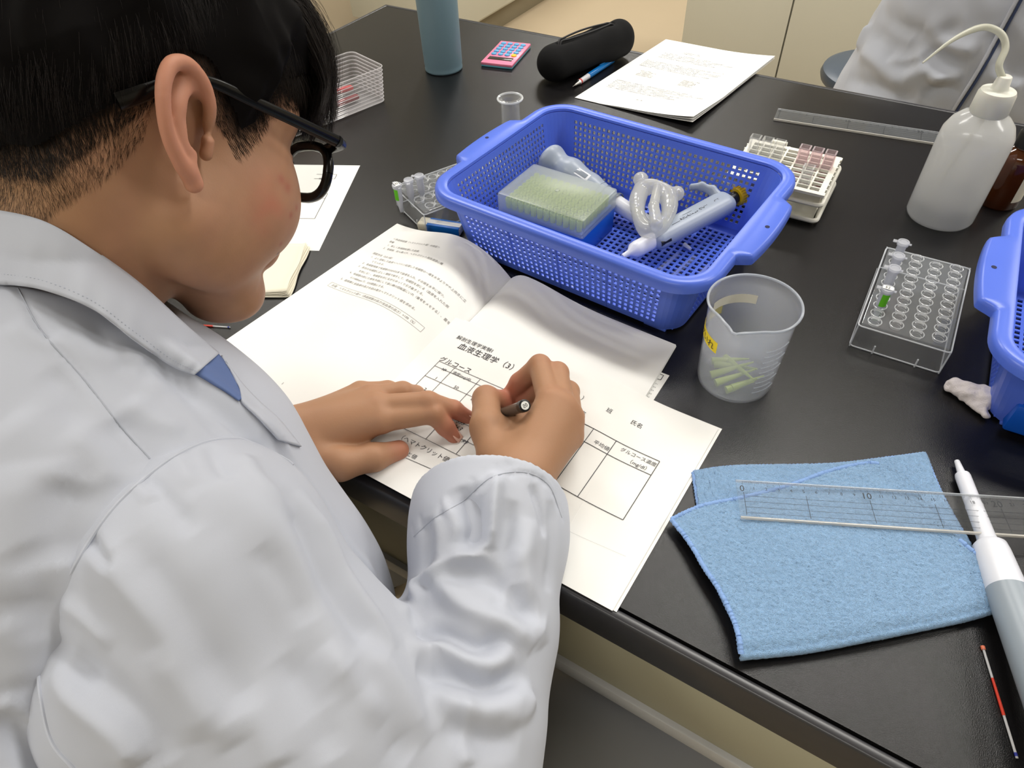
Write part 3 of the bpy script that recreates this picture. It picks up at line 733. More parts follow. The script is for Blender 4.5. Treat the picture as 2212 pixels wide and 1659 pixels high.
for k in range(24):
    a = 2*PI*k/24; kn.tube([(0.1685, 0.0125*math.cos(a), 0.0125*math.sin(a)), (0.1755, 0.0125*math.cos(a), 0.0125*math.sin(a))], 0.0007, 6)
kn.build('volume_knob', m_yel, pb)
MB().box((0.1400, -0.004, 0.0118), (0.012, 0.0022, 0.0016), 0.0003).build('slot', m_blk, pb)
def pb_fn(u, v):                                                   # print wraps the handle's upper flank
    a = PI/2+(-v)/0.0125*-1; y = 0.0; r = 0.01285
    ang = PI/2+0.30-v/r
    return (u, -0.0045+0.0+r*math.cos(ang)*1.0+0.004, r*math.sin(ang)+0.0002)
ink('brand_print', [('Nichipet EXII', 0.074, -0.0018, 0.0080, 0, 0), ('CE', 0.128, -0.0005, 0.0070, 0, 0), ('Micropipette', 0.082, 0.0062, 0.0026, 0, 0), ('MADE IN JAPAN', 0.094, -0.0050, 0.0022, 0, 0), ('#line', 0.060, 0.0006, 0.073, 0.0006, 0.0005)], pb_fn, pb, m_ink)
# pipette at the right edge of the photo
q0 = H(2067, 996, 0.006); q1 = H(2212, 1372, 0.020); dq = (q1-q0)/np.linalg.norm(q1-q0)
pc = pipette_frame(q0, q1, 'pipette', 'white and grey pipette under the ruler at the right edge')
ln = 0.0
MB().lathe([(0,0),(0.0020,0),(0.0022,0.001),(0.0034,0.017),(0,0.017)], 24, xl(0)).build('nozzle_tip', m_pw, pc)
MB().lathe([(0,0.016),(0.0056,0.016),(0.0060,0.018),(0.0062,0.048),(0.0066,0.050),(0.0064,0.053),(0.0068,0.080),(0.0074,0.090),(0,0.090)], 32, xl(0)).build('shaft', m_pw, pc)
MB().lathe([(0,0.086),(0.0095,0.0865),(0.0118,0.089),(0.0125,0.095),(0.0135,0.128),(0,0.128)], 40, xl(0)).build('ejector_sleeve', m_pw, pc)
MB().lathe([(0,0.1275),(0.0137,0.1275),(0.0150,0.20),(0.0155,0.235),(0.012,0.250),(0,0.250)], 40, xl(0)).build('handle', mat('pipette_grey_dark', srgb(150,160,170), rough=0.35), pc)
# ---- silicone tubing knot
m_sil = translucent_mat('silicone', srgb(236,236,226), see=0.40, rough=0.15, trl=0.5)
sd = SD()
hp = lambda x, y, z: H(x, y, z)
ring = spline([hp(1386,408,.050), hp(1377,436,.046), hp(1382,474,.042), hp(1402,499,.040), hp(1430,488,.044), hp(1446,452,.048), hp(1440,418,.052), hp(1412,402,.054), hp(1386,408,.050)], 30)
sd.chain(ring, [0.0085+0.0012*math.sin(q*0.7) for q in range(30)], 0.003)
sd.chain([hp(1388,402,.050), hp(1384,388,.052)], [0.0065,0.0095], 0.003)
sd.chain([hp(1420,406,.058), hp(1412,445,.060), hp(1418,484,.054)], [0.0052,0.0060,0.0075], 0.002)
sd.chain([hp(1436,430,.050), hp(1452,420,.050), hp(1462,418,.050)], [0.007,0.0075,0.009], 0.003)
V, F = sd.mesh(0.0012); sr = mobj('silicone_filler', relax(V, F), F, m_sil); tag(sr, 'milky looped silicone pipette filler resting between the two pipettes', 'pipette filler')
# ---- small glass slides / tips on the basket floor
m_clear = clear_mat('clear_plastic', body=0.03, edge=0.10)
for k, (a, b, lb) in enumerate((((1415,590), (1465,548), 'clear capillary tube on the basket floor nearest the grey pipette'), ((1448,600), (1500,555), 'middle clear capillary tube on the basket floor'), ((1497,607), (1530,575), 'clear capillary tube on the basket floor nearest the front right corner'))):
    p, q = H(*a, BZ+0.003), H(*b, BZ+0.003)
    tag(MB().tube([p, q], 0.0028, 14).build('glass_tube', m_clear), lb, 'glass tube')
p, q = H(1478, 528, BZ+0.003), H(1492, 538, BZ+0.003)
tag(MB().tube([p, q], [0.0028, 0.0018], 12).build('tip_end', m_pw), 'small white plastic tip on the basket floor under the grey pipette', 'pipette tip')
tag(MB().tube([H(1232,622,0.003), H(1242,616,0.003)], 0.0026, 12).build('tip_end', m_pw), 'small white tip lying just outside the front wall of the basket', 'pipette tip')
# ---- wash bottle
m_pe = translucent_mat('milky_polyethylene', srgb(235,236,236), see=0.26, rough=0.18, trl=0.55)
m_cap = mat('cap_white', srgb(222,222,212), rough=0.35, sss=0.1)
WBc = H(2027, 466, 0); wb_ = empty('wash_bottle', WBc, label='milky wash bottle with a white cap and a long bent spout', cat='bottle')
R_ = 0.0385
MB().lathe([(0,0.0),(R_-0.006,0),(R_-0.0015,0.0015),(R_,0.006),(R_,0.100),(R_-0.001,0.110),(R_-0.006,0.121),(R_-0.014,0.129),(0.017,0.133),(0.0145,0.136),(0.0145,0.140),(0.0145,0.150)], 64).build('bottle', m_pe, wb_, auto=60)
MB().lathe([(0,0.0030),(R_-0.0035,0.0030),(R_-0.0028,0.006),(R_-0.0028,0.030),(0,0.030)], 48).build('water', translucent_mat('water_fill', srgb(200,205,210), see=0.75, rough=0.05, trl=0.5), wb_, auto=60)
cp = MB().lathe([(0,0.1325),(0.0185,0.1325),(0.0198,0.1345),(0.0190,0.154),(0.0175,0.1575),(0.010,0.1585),(0.0085,0.1605),(0.0070,0.172),(0.0058,0.173),(0,0.173)], 48)
cp.build('cap', m_cap, wb_, auto=50)
def WB(px, py, dpt): return W(px, py, dpt)-WBc
dW = lambda P_: float(-((np.array(P_)+WBc-CAM) @ CR)[2])
d0 = dW((0,0,0.172))
sp = spline([(0,0,0.168), WB(2158,142,d0-0.002), WB(2172,104,d0-0.004), WB(2163,74,d0-0.006), WB(2132,59,d0-0.007), WB(2095,67,d0-0.007), WB(2048,93,d0-0.006), WB(1993,136,d0-0.004)], 60)
MB().tube(sp, list(np.linspace(0.0036,0.0034,40))+list(np.linspace(0.0034,0.0009,20)), 16).build('spout', translucent_mat('spout_plastic', srgb(222,222,208), see=0.12, rough=0.2, trl=0.4), wb_)
MB().tube([(0,0,0.14), (-0.006,-0.002,0.10), (-0.020,-0.006,0.020)], 0.0030, 12).build('dip_tube', m_cap, wb_)
# ---- amber bottle behind it
ab = empty('amber_bottle', (1.197, -0.238, 0), label='brown glass bottle with a black cap and pale label, half hidden by the wash bottle', cat='bottle')
MB().lathe([(0,0),(0.022,0),(0.0235,0.002),(0.0235,0.058),(0.020,0.068),(0.012,0.074),(0.011,0.080),(0,0.080)], 48).build('bottle', mat('amber_glass', srgb(95,45,12), rough=0.08, trans=0.35, coat=0.4), ab)
MB().lathe([(0,0.076),(0.0135,0.076),(0.0135,0.092),(0.012,0.094),(0,0.094)], 36).build('cap', m_blk, ab)
V = []; F = []
for i in range(17):
    a = -1.0+2.2*i/16
    for z_ in (0.012, 0.048): V.append((0.0238*math.cos(a), 0.0238*math.sin(a), z_))
mobj('label', V, [(2*i, 2*i+2, 2*i+3, 2*i+1) for i in range(16)], m_paper2, ab)
# ---- beaker
m_bk = translucent_mat('polypropylene', srgb(228,232,240), see=0.74, rough=0.25, trl=0.55)
m_bkr = translucent_mat('polypropylene_rim', srgb(215,220,228), see=0.25, rough=0.25, trl=0.5)
BC = H(1584, 818, 0); bk_ = empty('plastic_beaker', BC, label='translucent plastic beaker with a pouring lip and yellow tape, holding used tips', cat='beaker')
hb = 0.098; seg = 96; sa = math.atan2(-(BC-CAM)[1], -(BC-CAM)[0])-0.18
def bk_pt(r, z, a, out=0.0):
    d = (a-sa+PI) % (2*PI)-PI; f = max(0.0, (z/hb-0.80)/0.20)
    lip = 0.0125*math.exp(-(abs(d)/0.16)**1.3)*f**1.6-0.0022*math.exp(-((abs(d)-0.55)/0.25)**2)*f
    rr = r+lip; return (rr*math.cos(a), rr*math.sin(a), z+0.0035*math.exp(-(d/0.2)**2)*f)
pf = [(0.0,0.0),(0.030,0.0),(0.0345,0.0015),(0.0358,0.006)]+[(0.0358+0.0034*t, 0.006+t*(hb-0.010)) for t in np.linspace(0.05,1,14)]+[(0.0415,hb-0.0015),(0.0418,hb),(0.0408,hb+0.0004),(0.0395,hb-0.001)]
pfi = [(0.0378,hb-0.006)]+[(0.0345+0.0034*t, 0.006+t*(hb-0.014)) for t in np.linspace(1,0.05,14)]+[(0.0335,0.004),(0.029,0.0022),(0.0,0.0020)]
V = []; F = []; pr = pf+pfi
for r_, z_ in pr:
    for k in range(seg): V.append(bk_pt(r_, z_, 2*PI*k/seg) if r_ > 0 else (0,0,z_))
for i in range(len(pr)-1):
    for k in range(seg): F.append((i*seg+k, i*seg+(k+1) % seg, (i+1)*seg+(k+1) % seg, (i+1)*seg+k))
mobj('wall', V, F, m_bk, bk_, merge=0.00001)
rimp = [bk_pt(0.0408, hb-0.0005, 2*PI*k/seg) for k in range(seg+1)]
MB().tube(rimp, 0.0012, 8, cap=False).build('rim', m_bkr, bk_)
def band(name, a0, a1, z0, z1, m_, r=0.0388, n=24):
    V = []; 
    for i in range(n+1):
        a = a0+(a1-a0)*i/n
        for z_ in (z0, z1):
            rr = 0.0358+0.0034*(z_-0.006)/(hb-0.010)+r; V.append((rr*math.cos(a), rr*math.sin(a), z_))
    return mobj(name, V, [(2*i, 2*i+2, 2*i+3, 2*i+1) for i in range(n)], m_, bk_)
a_l = sa-PI/2
tape = band('yellow_tape', sa-0.40, sa-2.15, 0.056, 0.069, mat('tape_yellow', srgb(240,214,20), rough=0.5), 0.0003)
def tp_fn(u, v):
    a = sa-0.48-(0.05-u)/0.037; rr = 0.0358+0.0034*(0.062+v-0.006)/(hb-0.010)+0.0006; return (rr*math.cos(a), rr*math.sin(a), 0.0585+v)
ink('tape_writing', [('チップいれ', 0.002, 0.0, 0.0095, 0, 0.1)], tp_fn, tape, m_blk)
band('white_tape', sa+PI+0.15, sa+PI+1.45, 0.068, 0.078, mat('tape_cream', srgb(225,220,205), rough=0.6), -0.0022)
gr = MB()
for k in range(9):
    z_ = 0.018+k*0.0068; rr = 0.0361+0.0034*(z_-0.006)/(hb-0.010)
    gr.tube([(rr*math.cos(sa+t), rr*math.sin(sa+t), z_) for t in np.linspace(0.75, 1.25 if k % 2 else 1.45, 10)], 0.00035, 5)
gr.build('graduation_marks', m_bkr, bk_)
for k, (a, b) in enumerate((((-0.022,0.004,0.006),(0.018,0.012,0.012)), ((-0.020,-0.012,0.006),(0.012,0.014,0.017)), ((-0.012,-0.020,0.006),(0.016,0.008,0.014)), ((0.000,-0.024,0.006),(0.020,-0.004,0.010)), ((-0.026,0.006,0.007),(0.006,0.024,0.010)), ((-0.016,0.018,0.006),(0.020,-0.010,0.018)), ((0.004,-0.020,0.007),(0.026,0.006,0.012)))):
    p, q = np.array(a)+BC, np.array(b)+BC; sdv = (q-p)
    lb = 'used yellow-green tip in the beaker, ' + ['crossing the pile from the left wall', 'slanting up highest over the pile', 'in the middle of the pile', 'lowest one nearest the pouring lip', 'farthest back along the left wall', 'leaning up against the right side of the pile', 'lying near the graduation marks'][k]
    tag(MB().tube([p, p+sdv*0.08, p+sdv*0.45, p+sdv], [0.0040, 0.0038, 0.0027, 0.0008], 14).build('pipette_tip', m_tip), lb, 'pipette tip', 'used tips in the beaker')
# ---- tube racks and microtubes
def rack(loc, rz, label):
    r = empty('tube_rack', loc, rz, label, 'tube rack'); L_, w_, h_ = 0.144, 0.080, 0.029
    b = MB().box((0,0,h_), (w_, L_, 0.0022), 0.0006)
    b.box((0,-L_/2-0.002, h_/2), (w_+0.004, 0.0018, h_)).box((0,L_/2+0.002, h_/2), (w_+0.004, 0.0018, h_)).box((-w_/2-0.002,0,h_/2), (0.0018, L_+0.004, h_)).box((w_/2+0.002,0,h_/2), (0.0018, L_+0.004, h_))
    b.build('rack_body', m_clear, r, smooth=False)
    eg = MB()
    for z_ in (0.0012, h_-0.001):
        pts = [(x, y, z_) for x, y in rrect(w_+0.005, L_+0.005, 0.004, 4)]; pts.append(pts[0]); eg.tube(pts, 0.0007, 6, cap=False)
    for sx in (-1, 1):
        for sy in (-1, 1): eg.tube([(sx*(w_/2+0.002), sy*(L_/2+0.002), 0), (sx*(w_/2+0.002), sy*(L_/2+0.002), h_)], 0.0008, 6)
        eg.tube([(sx*w_*0.25, -L_/2-0.0035, 0.0), (sx*w_*0.25, -L_/2-0.0035, 0.010)], 0.0009, 6)
    eg.build('bright_edges', clear_mat('clear_edge', body=0.45, bodycol=(0.85,0.88,0.92)), r)
    for i in range(4):
        for j in range(10):
            x, y = (i-1.5)*0.0195, (j-4.5)*0.0138+(0.004 if i % 2 else -0.001)
            if not hole_ok.get((i, j), True): continue
            k = MB().tube([(x+0.0064*math.cos(t), y+0.0064*math.sin(t), h_+0.0012) for t in np.linspace(0, 2*PI, 25)], 0.00055, 5, cap=False)
            k.tube([(x+0.0049*math.cos(t), y+0.0049*math.sin(t), h_+0.0006) for t in np.linspace(0.55, 2.6, 12)], [0.0002]+[0.0008]*10+[0.0002], 6)  # pale crescent, a painted glint on the far inner side
            k.tube([(x+0.0049*math.cos(t), y+0.0049*math.sin(t), h_-0.002) for t in np.linspace(0, 2*PI, 21)], 0.0003, 4, cap=False)
            k.build('socket', MATS['clear_socket_glint'], r)
    return r
hole_ok = {}
clear_mat('clear_socket_glint', body=0.24, bodycol=(0.85,0.87,0.88), edge=0.25)
RK = (1.1415, -0.5245, 0); rk = rack(RK, math.radians(1.0), 'clear acrylic tube rack between the wash bottle and the second basket')
RL = (0.5870, -0.563, 0); rk2 = rack(RL, math.radians(-25), 'clear acrylic tube rack partly under the rim of the basket, left side')
m_tube = translucent_mat('microtube_plastic', srgb(230,232,238), see=0.40, rough=0.25, trl=0.5)
m_grn = mat('green_label', srgb(96,190,20), rough=0.5)
def tube(root, i, j, label, green=False, dz=0.0, lidopen=False):
    x, y = (i-1.5)*0.0195, (j-4.5)*0.0138+(0.004 if i % 2 else -0.001); rz = root.rotation_euler[2]; c, s = math.cos(rz), math.sin(rz)
    t = empty('microtube', (root.location[0]+x*c-y*s, root.location[1]+x*s+y*c, 0.004+dz), rz, label, 'microtube')
    MB().lathe([(0,0.0),(0.0018,0.001),(0.0042,0.016),(0.0048,0.020),(0.0048,0.036),(0.0060,0.0362),(0.0060,0.0382),(0.0040,0.0382),(0.0040,0.020),(0.0012,0.002),(0,0.0018)], 28).build('tube', m_tube, t)
    lid = MB().lathe([(0,0.0378),(0.0062,0.0378),(0.0064,0.0392),(0.0060,0.0405),(0.0045,0.0408),(0.0040,0.0400),(0,0.0400)], 28); lid.box((-0.0078,0,0.0388), (0.005,0.0045,0.0012), 0.0003).box((0.0070,0,0.0385), (0.003,0.003,0.001), 0.0003); lid.build('lid', m_tube, t)
    if green:
        V = []; n = 8
        for q in range(n+1):
            a = -2.0+1.6*q/n
            for z_ in (0.020, 0.035): V.append((0.0051*math.cos(a), 0.0051*math.sin(a), z_))
        mobj('green_label', V, [(2*q, 2*q+2, 2*q+3, 2*q+1) for q in range(n)], m_grn, t)
        lb = MB().box((0,0,0.0411), (0.010, 0.0055, 0.0004)).build('white_sticker', m_paper, t, smooth=False)
        ink('sticker_mark', [('S2', -0.003, -0.0018, 0.0052, 0, 0)], lambda u, v: (u, v, 0.0415), lb, m_blk)
    return t
tube(rk, 0, 9, 'microtube at the far end of the front rack, lid seen flat', dz=0.004)
tube(rk, 0, 7, 'second microtube from the far end of the front rack', dz=0.004)
tube(rk, 0, 5, 'third microtube from the far end of the front rack, beside the green-labelled one', dz=0.006)
tube(rk, 0, 2, 'microtube with a green label and white sticker in the front rack', True, dz=0.008)
tube(rk2, 0, 0, 'microtube with a green label and white sticker in the left rack', True, dz=0.010) if False else None
def tube_at(px, py, z, rz, label, green=False):
    p = H(px, py, z+0.040); t = tube(rk2, 0, 0, label, green); t.location = (p[0], p[1], z); t.rotation_euler[2] = rz
tube_at(857, 399, 0.012, -0.5, 'microtube with a green label and white sticker in the left rack', True)
tube_at(882, 388, 0.013, 2.2, 'plain microtube beside the green-labelled one in the left rack')
tube_at(905, 379, 0.013, 0.4, 'plain microtube nearest the basket in the left rack')
# ---- cuvette rack
m_rw = mat('rack_white', srgb(236,234,222), rough=0.4)
cr = empty('cuvette_rack', (0.951, -0.350, 0), math.radians(1.5), 'white cuvette rack behind the right corner of the basket', 'rack')
cw, cd, ch = 0.124, 0.108, 0.040
g = MB(); nx, ny = 7, 8
for i in range(nx+1): g.box(((i/nx-0.5)*(cw-0.014), 0, ch), (0.0022 if 0 < i < nx else 0.007, cd-0.006, 0.0030))
for j in range(ny+1): g.box((0, (j/ny-0.5)*(cd-0.014), ch-0.0004), (cw-0.004, 0.0022 if 0 < j < ny else 0.007, 0.0034))
g.build('top_grid', m_rw, cr, smooth=False)
MB().box((-0.022, cd/2-0.001, ch+0.002), (0.020, 0.005, 0.006), 0.001).build('clip', m_rw, cr)
for z_ in (0.028, 0.006):
    o_ = rrect(cw-0.004, cd-0.004, 0.006, 5); pts = [(x, y, z_) for x, y in o_]; pts.append(pts[0]); b = MB().tube(pts, 0.003, 8, cap=False)
    b.build('tray_band', m_rw, cr)
sk = MB()
for sy in (-1, 1): sk.box((0, sy*(cd/2-0.004), ch/2), (cw-0.012, 0.0015, ch-0.004))
for sx in (-1, 1): sk.box((sx*(cw/2-0.004), 0, ch/2), (0.0015, cd-0.012, ch-0.004))
sk.build('skirt', translucent_mat('rack_frost', srgb(215,213,200), see=0.4, rough=0.3), cr, smooth=False)
MB().box((0, 0, 0.004), (cw-0.014, cd-0.014, 0.002)).build('bottom', m_rw, cr, smooth=False)
MB().box((-0.010, -cd/2-0.0015, 0.022), (0.040, 0.0012, 0.034), 0.0003).build('label_plate', mat('plate_blue_grey', srgb(140,142,165), rough=0.4), cr)
m_cuv = clear_mat('cuvette_clear', body=0.10, bodycol=(0.92,0.93,0.92)); m_cuvp = clear_mat('cuvette_pink', col=(1,0.93,0.94), body=0.16, bodycol=(0.92,0.82,0.84))
m_red = mat('red_solution', srgb(150,10,22), rough=0.2)
def cuv(i, j, label, red):
    x, y = ((i+0.5)/nx-0.5)*(cw-0.014), ((j+0.5)/ny-0.5)*(cd-0.014); rz = cr.rotation_euler[2]; c, s = math.cos(rz), math.sin(rz)
    t = empty('cuvette', (cr.location[0]+x*c-y*s, cr.location[1]+x*s+y*c, 0.0055), rz, label, 'cuvette')
    b = MB(); w = 0.0058; hh = 0.057
    for dx, dy, ww, dd in ((0,-w,2*w,0.0009),(0,w,2*w,0.0009),(-w,0,0.0009,2*w),(w,0,0.0009,2*w)): b.box((dx, dy, hh/2), (ww+0.0009, dd, hh))
    b.box((0,0,0.001), (2*w, 2*w, 0.002)); b.build('wall', m_cuvp if red else m_cuv, t, smooth=False)
    if red: MB().box((0,0,0.011), (2*w-0.0014, 2*w-0.0014, 0.018)).build('red_liquid', m_red, t, smooth=False)
for k in range(3): cuv(k, 5, ['leftmost empty clear cuvette in the rack', 'middle one of the three empty clear cuvettes', 'empty clear cuvette nearest the pink ones'][k], False)
for k in range(3): cuv(4+k, 5, ['cuvette with red liquid, leftmost of the three pink ones', 'middle cuvette of the three with red liquid', 'cuvette with red liquid at the right side of the rack'][k], True)
cuv(5, 1, 'single empty cuvette near the front edge of the rack', False)
# ---- erlenmeyer flask
fk = empty('erlenmeyer_flask', (0.602, -0.452, 0), label='small clear conical glass flask behind the left grip of the basket', cat='flask')
MB().lathe([(0,0),(0.028,0),(0.031,0.002),(0.0315,0.006),(0.0135,0.062),(0.0125,0.068),(0.0125,0.092),(0.0130,0.094),(0.0165,0.0965),(0.0175,0.099),(0.0160,0.1010),(0.0135,0.1005),(0.0115,0.096),(0.0113,0.068),(0.0122,0.062),(0.0300,0.006),(0.028,0.002),(0,0.002)], 56).build('flask', clear_mat('flask_glass', body=0.02, bodycol=(0.9,0.93,0.95), edge=0.16), fk)
MB().tube([(0.0165*math.cos(t), 0.0165*math.sin(t), 0.0988) for t in np.linspace(0, 2*PI, 50)], 0.0014, 8, cap=False).build('lip', clear_mat('glass_lip', body=0.30, bodycol=(0.9,0.93,0.95)), fk)
# ---- tumbler, calculator, pencil case, mechanical pencil
m_tum = mat('tumbler_blue_grey', srgb(112,138,150), rough=0.45, bump=[(900, 0.25, 0.0005)])
tc = H(959, 148, 0); tm = empty('tumbler', tc, label='tall blue-grey metal tumbler standing near the far edge of the bench', cat='bottle')
MB().lathe([(0,0),(0.0315,0),(0.0335,0.0015),(0.0338,0.004),(0.0332,0.007),(0.0338,0.012),(0.0360,0.190),(0.0345,0.200),(0.030,0.206),(0,0.206)], 56).build('body', m_tum, tm, auto=60)
MB().lathe([(0,0.206),(0.029,0.206),(0.029,0.226),(0.026,0.230),(0,0.230)], 48).build('lid', m_tum, tm)
m_pink = mat('calculator_pink', srgb(232,130,160), rough=0.3); m_cb = mat('calculator_blue', srgb(84,160,205), rough=0.35)
ca = empty('calculator', (0.3845, -0.121, 0), math.radians(11.5), 'small pink pocket calculator with blue keys', 'calculator')
MB().box((0,0,0.0055), (0.060, 0.103, 0.005), 0.0015).build('case', m_pink, ca)
MB().box((0,0,0.0024), (0.059, 0.102, 0.0044), 0.001).build('back_shell', mat('calculator_teal', srgb(110,185,205), rough=0.35), ca)
MB().box((0,-0.030,0.0082), (0.046, 0.013, 0.0008), 0.0003).build('display', mat('calc_lcd', srgb(60,52,48), rough=0.15), ca)
for i in range(5):
    for j in range(4):
        if i == 0 and False: pass
        yel = (i == 0 and j == 3); MB().lathe([(0,0),(0.0050,0),(0.0050,0.0014),(0.0042,0.0022),(0,0.0024)], 18, Matrix.Translation(((j-1.5)*0.0128, -0.012+i*0.0125, 0.0078))).build('key', mat('calc_yellow', srgb(240,190,30), rough=0.4) if yel else m_cb, ca)
m_case = mat('black_fabric', srgb(17,17,18), rough=0.85, spec=0.2, bump=[(1400, 0.4, 0.0006)])
A_, B_ = H(1196, 138, 0.026), H(1334, 88, 0.028); ax_ = (B_-A_)/np.linalg.norm(B_-A_); sd_ = np.cross(ax_, [0,0,1]); sd_ /= np.linalg.norm(sd_)
sd = SD(); sd.cone(A_+sd_*0.006, B_+sd_*0.006, 0.025, 0.025, 0.012).cone(A_-sd_*0.006, B_-sd_*0.006, 0.025, 0.025, 0.012).cone(A_+[0,0,0.006], B_+[0,0,0.010], 0.022, 0.024, 0.012)
sd.cone(A_+ax_*0.015+[0,0,0.029]-sd_*0.002, B_-ax_*0.02+[0,0,0.034]-sd_*0.004, 0.007, 0.0085, 0.006, -1).half((0,0,-1), -0.0005)
V, F = sd.mesh(0.0022); Nn = normals(V, F); V = relax(V+Nn*(noise3(V, 90, 3)*0.0014)[:, None], F)
pcase = mobj('pencil_case', V, F, m_case); tag(pcase, 'black fabric pencil case with its zip open, by the far edge', 'pencil case')
zp = MB()
for sgn in (-1, 1):
    pts = [A_+ax_*0.012+[0,0,0.024]+sd_*sgn*0.002]+[A_*(1-t)+B_*t+[0,0,0.031+0.002*math.sin(t*PI)]+sd_*(sgn*0.0085*math.sin(t*PI)-0.004) for t in np.linspace(0.12,0.88,12)]+[B_-ax_*0.010+[0,0,0.028]+sd_*sgn*0.002]
    zp.tube(spline(pts, 40), 0.0016, 8)
zp.build('zip_edge', mat('zip_black', srgb(28,28,30), rough=0.6), pcase)
m_pb = mat('pencil_blue', srgb(18,105,175), rough=0.25); m_chr = mat('chrome', srgb(205,205,205), rough=0.2, metal=1.0)
pp0, pp1 = H(1237, 187, 0.0045), H(1329, 126, 0.0055); mp = pipette_frame(pp0, pp1, 'mechanical_pencil', ''); L_ = np.linalg.norm(pp1-pp0)
mp['label'] = 'blue mechanical pencil with a silver tip beside the pencil case'; mp['category'] = 'pencil'
MB().lathe([(0,0),(0.0005,0),(0.0006,0.004),(0.0020,0.008),(0.0032,0.018),(0.0040,0.020),(0,0.020)], 24, xl(0)).build('tip', m_chr, mp)
MB().lathe([(0,0.020),(0.0042,0.020),(0.0046,0.048),(0,0.048)], 24, xl(0)).build('grip', mat('grip_silver', srgb(200,200,205), rough=0.3), mp)
MB().lathe([(0.0043,0.0215),(0.0045,0.0215),(0.0045,0.0245),(0.0043,0.0245)], 24, xl(0)).build('red_ring', mat('ring_red', srgb(190,50,40), rough=0.4), mp)
MB().lathe([(0,0.048),(0.0050,0.048),(0.0050,L_-0.010),(0.0042,L_-0.008),(0,L_-0.008)], 24, xl(0)).build('barrel', m_pb, mp)
MB().lathe([(0,L_-0.008),(0.0036,L_-0.008),(0.0034,L_),(0,L_)], 20, xl(0)).build('push_cap', m_chr, mp)
MB().box((L_-0.032, 0, 0.0058), (0.040, 0.0028, 0.001), 0.0004).build('clip', m_pb, mp)
# ---- ribbed clear pen tray with pens
CB = H(833, 219, 0)[:2]; dl = np.array([-0.27, -0.963]); dw = np.array([-0.963, 0.27]); Lt, Wt, Ht = 0.205, 0.085, 0.056
ct = CB+dl*Lt/2+dw*Wt/2; bxr = empty('pen_tray', (ct[0], ct[1], 0), math.atan2(dl[1], dl[0]), 'ribbed clear plastic tray of pens seen beyond the face', 'tray')
V = []; F = []; nz = 36; o0 = rrect(Lt, Wt, 0.012, 6); n = len(o0)
for k in range(nz+1):
    f = k/nz; e = 1+0.05*f; rb_ = 0.0011*math.sin(f*9*2*PI)
    for (x, y) in rrect(Lt*e+2*rb_, Wt*e+2*rb_+0.004*f, 0.012, 6): V.append((x, y, 0.001+Ht*f))
for k in range(nz):
    for i in range(n): F.append((k*n+i, k*n+(i+1) % n, (k+1)*n+(i+1) % n, (k+1)*n+i))
F.append(tuple(range(n))[::-1])
m_tray = clear_mat('tray_plastic', body=0.16, bodycol=(0.80,0.78,0.80))
o = mobj('tray_wall', V, F, m_tray, bxr)
for k in range(10):
    f = (k+0.25)/9.3; e = 1+0.05*f; pts = [(x, y, 0.001+Ht*f) for x, y in rrect(Lt*e+0.003, Wt*e+0.003+0.004*f, 0.012, 6)]; pts.append(pts[0])
    MB().tube(pts, 0.0008, 6, cap=False).build('rib', clear_mat('tray_rib', body=0.35, bodycol=(0.85,0.82,0.84)), bxr)
def pen_in(a, b, r, m_, nm, lb, ct_='pen'):
    rz = bxr.rotation_euler[2]; c, s = math.cos(rz), math.sin(rz)
    f = lambda p: np.array([bxr.location[0]+p[0]*c-p[1]*s, bxr.location[1]+p[0]*s+p[1]*c, p[2]])
    p, q = f(a), f(b); d = q-p
    tag(MB().tube([p, p+d*0.02, q-d*0.1, q], [r*0.7, r, r, r*0.35], 16).build(nm, m_), lb, ct_)
pen_in((-0.080,-0.020,0.012), (0.045,-0.012,0.030), 0.0050, mat('pen_red', srgb(190,30,40), rough=0.35), 'marker_pen', 'red marker pen in the clear tray')
pen_in((-0.070,0.012,0.010), (0.070,0.016,0.011), 0.0050, mat('pen_darkred', srgb(120,25,35), rough=0.4), 'marker_pen', 'dark red marker lying low in the clear tray')
pen_in((-0.075,0.000,0.010), (0.020,0.004,0.010), 0.0042, m_blk, 'marker_pen', 'black marker lying between the red ones in the clear tray')
pen_in((0.010,0.030,0.008), (0.090,0.034,0.009), 0.0055, mat('pen_yellow', srgb(225,205,30), rough=0.4), 'highlighter_pen', 'yellow highlighter in the near end of the clear tray')
# ---- eraser
er = empty('eraser', (H(948, 489, 0.006)[0]+0.002, H(948, 489, 0.006)[1]+0.001, 0), math.radians(14), 'white eraser in a blue and white paper sleeve beside the booklet', 'eraser')
MB().box((0,0,0.006), (0.058, 0.017, 0.011), 0.0022, seg=3).build('rubber', mat('eraser_cream', srgb(232,226,205), rough=0.6), er)
MB().box((0.006,0,0.0061), (0.045, 0.0176, 0.0116), 0.0018).build('sleeve', mat('sleeve_blue', srgb(20,110,200), rough=0.4), er)
MB().box((0.006,-0.0005,0.0121), (0.0452, 0.0085, 0.0003), 0.0001).build('sleeve_stripe', m_white, er)
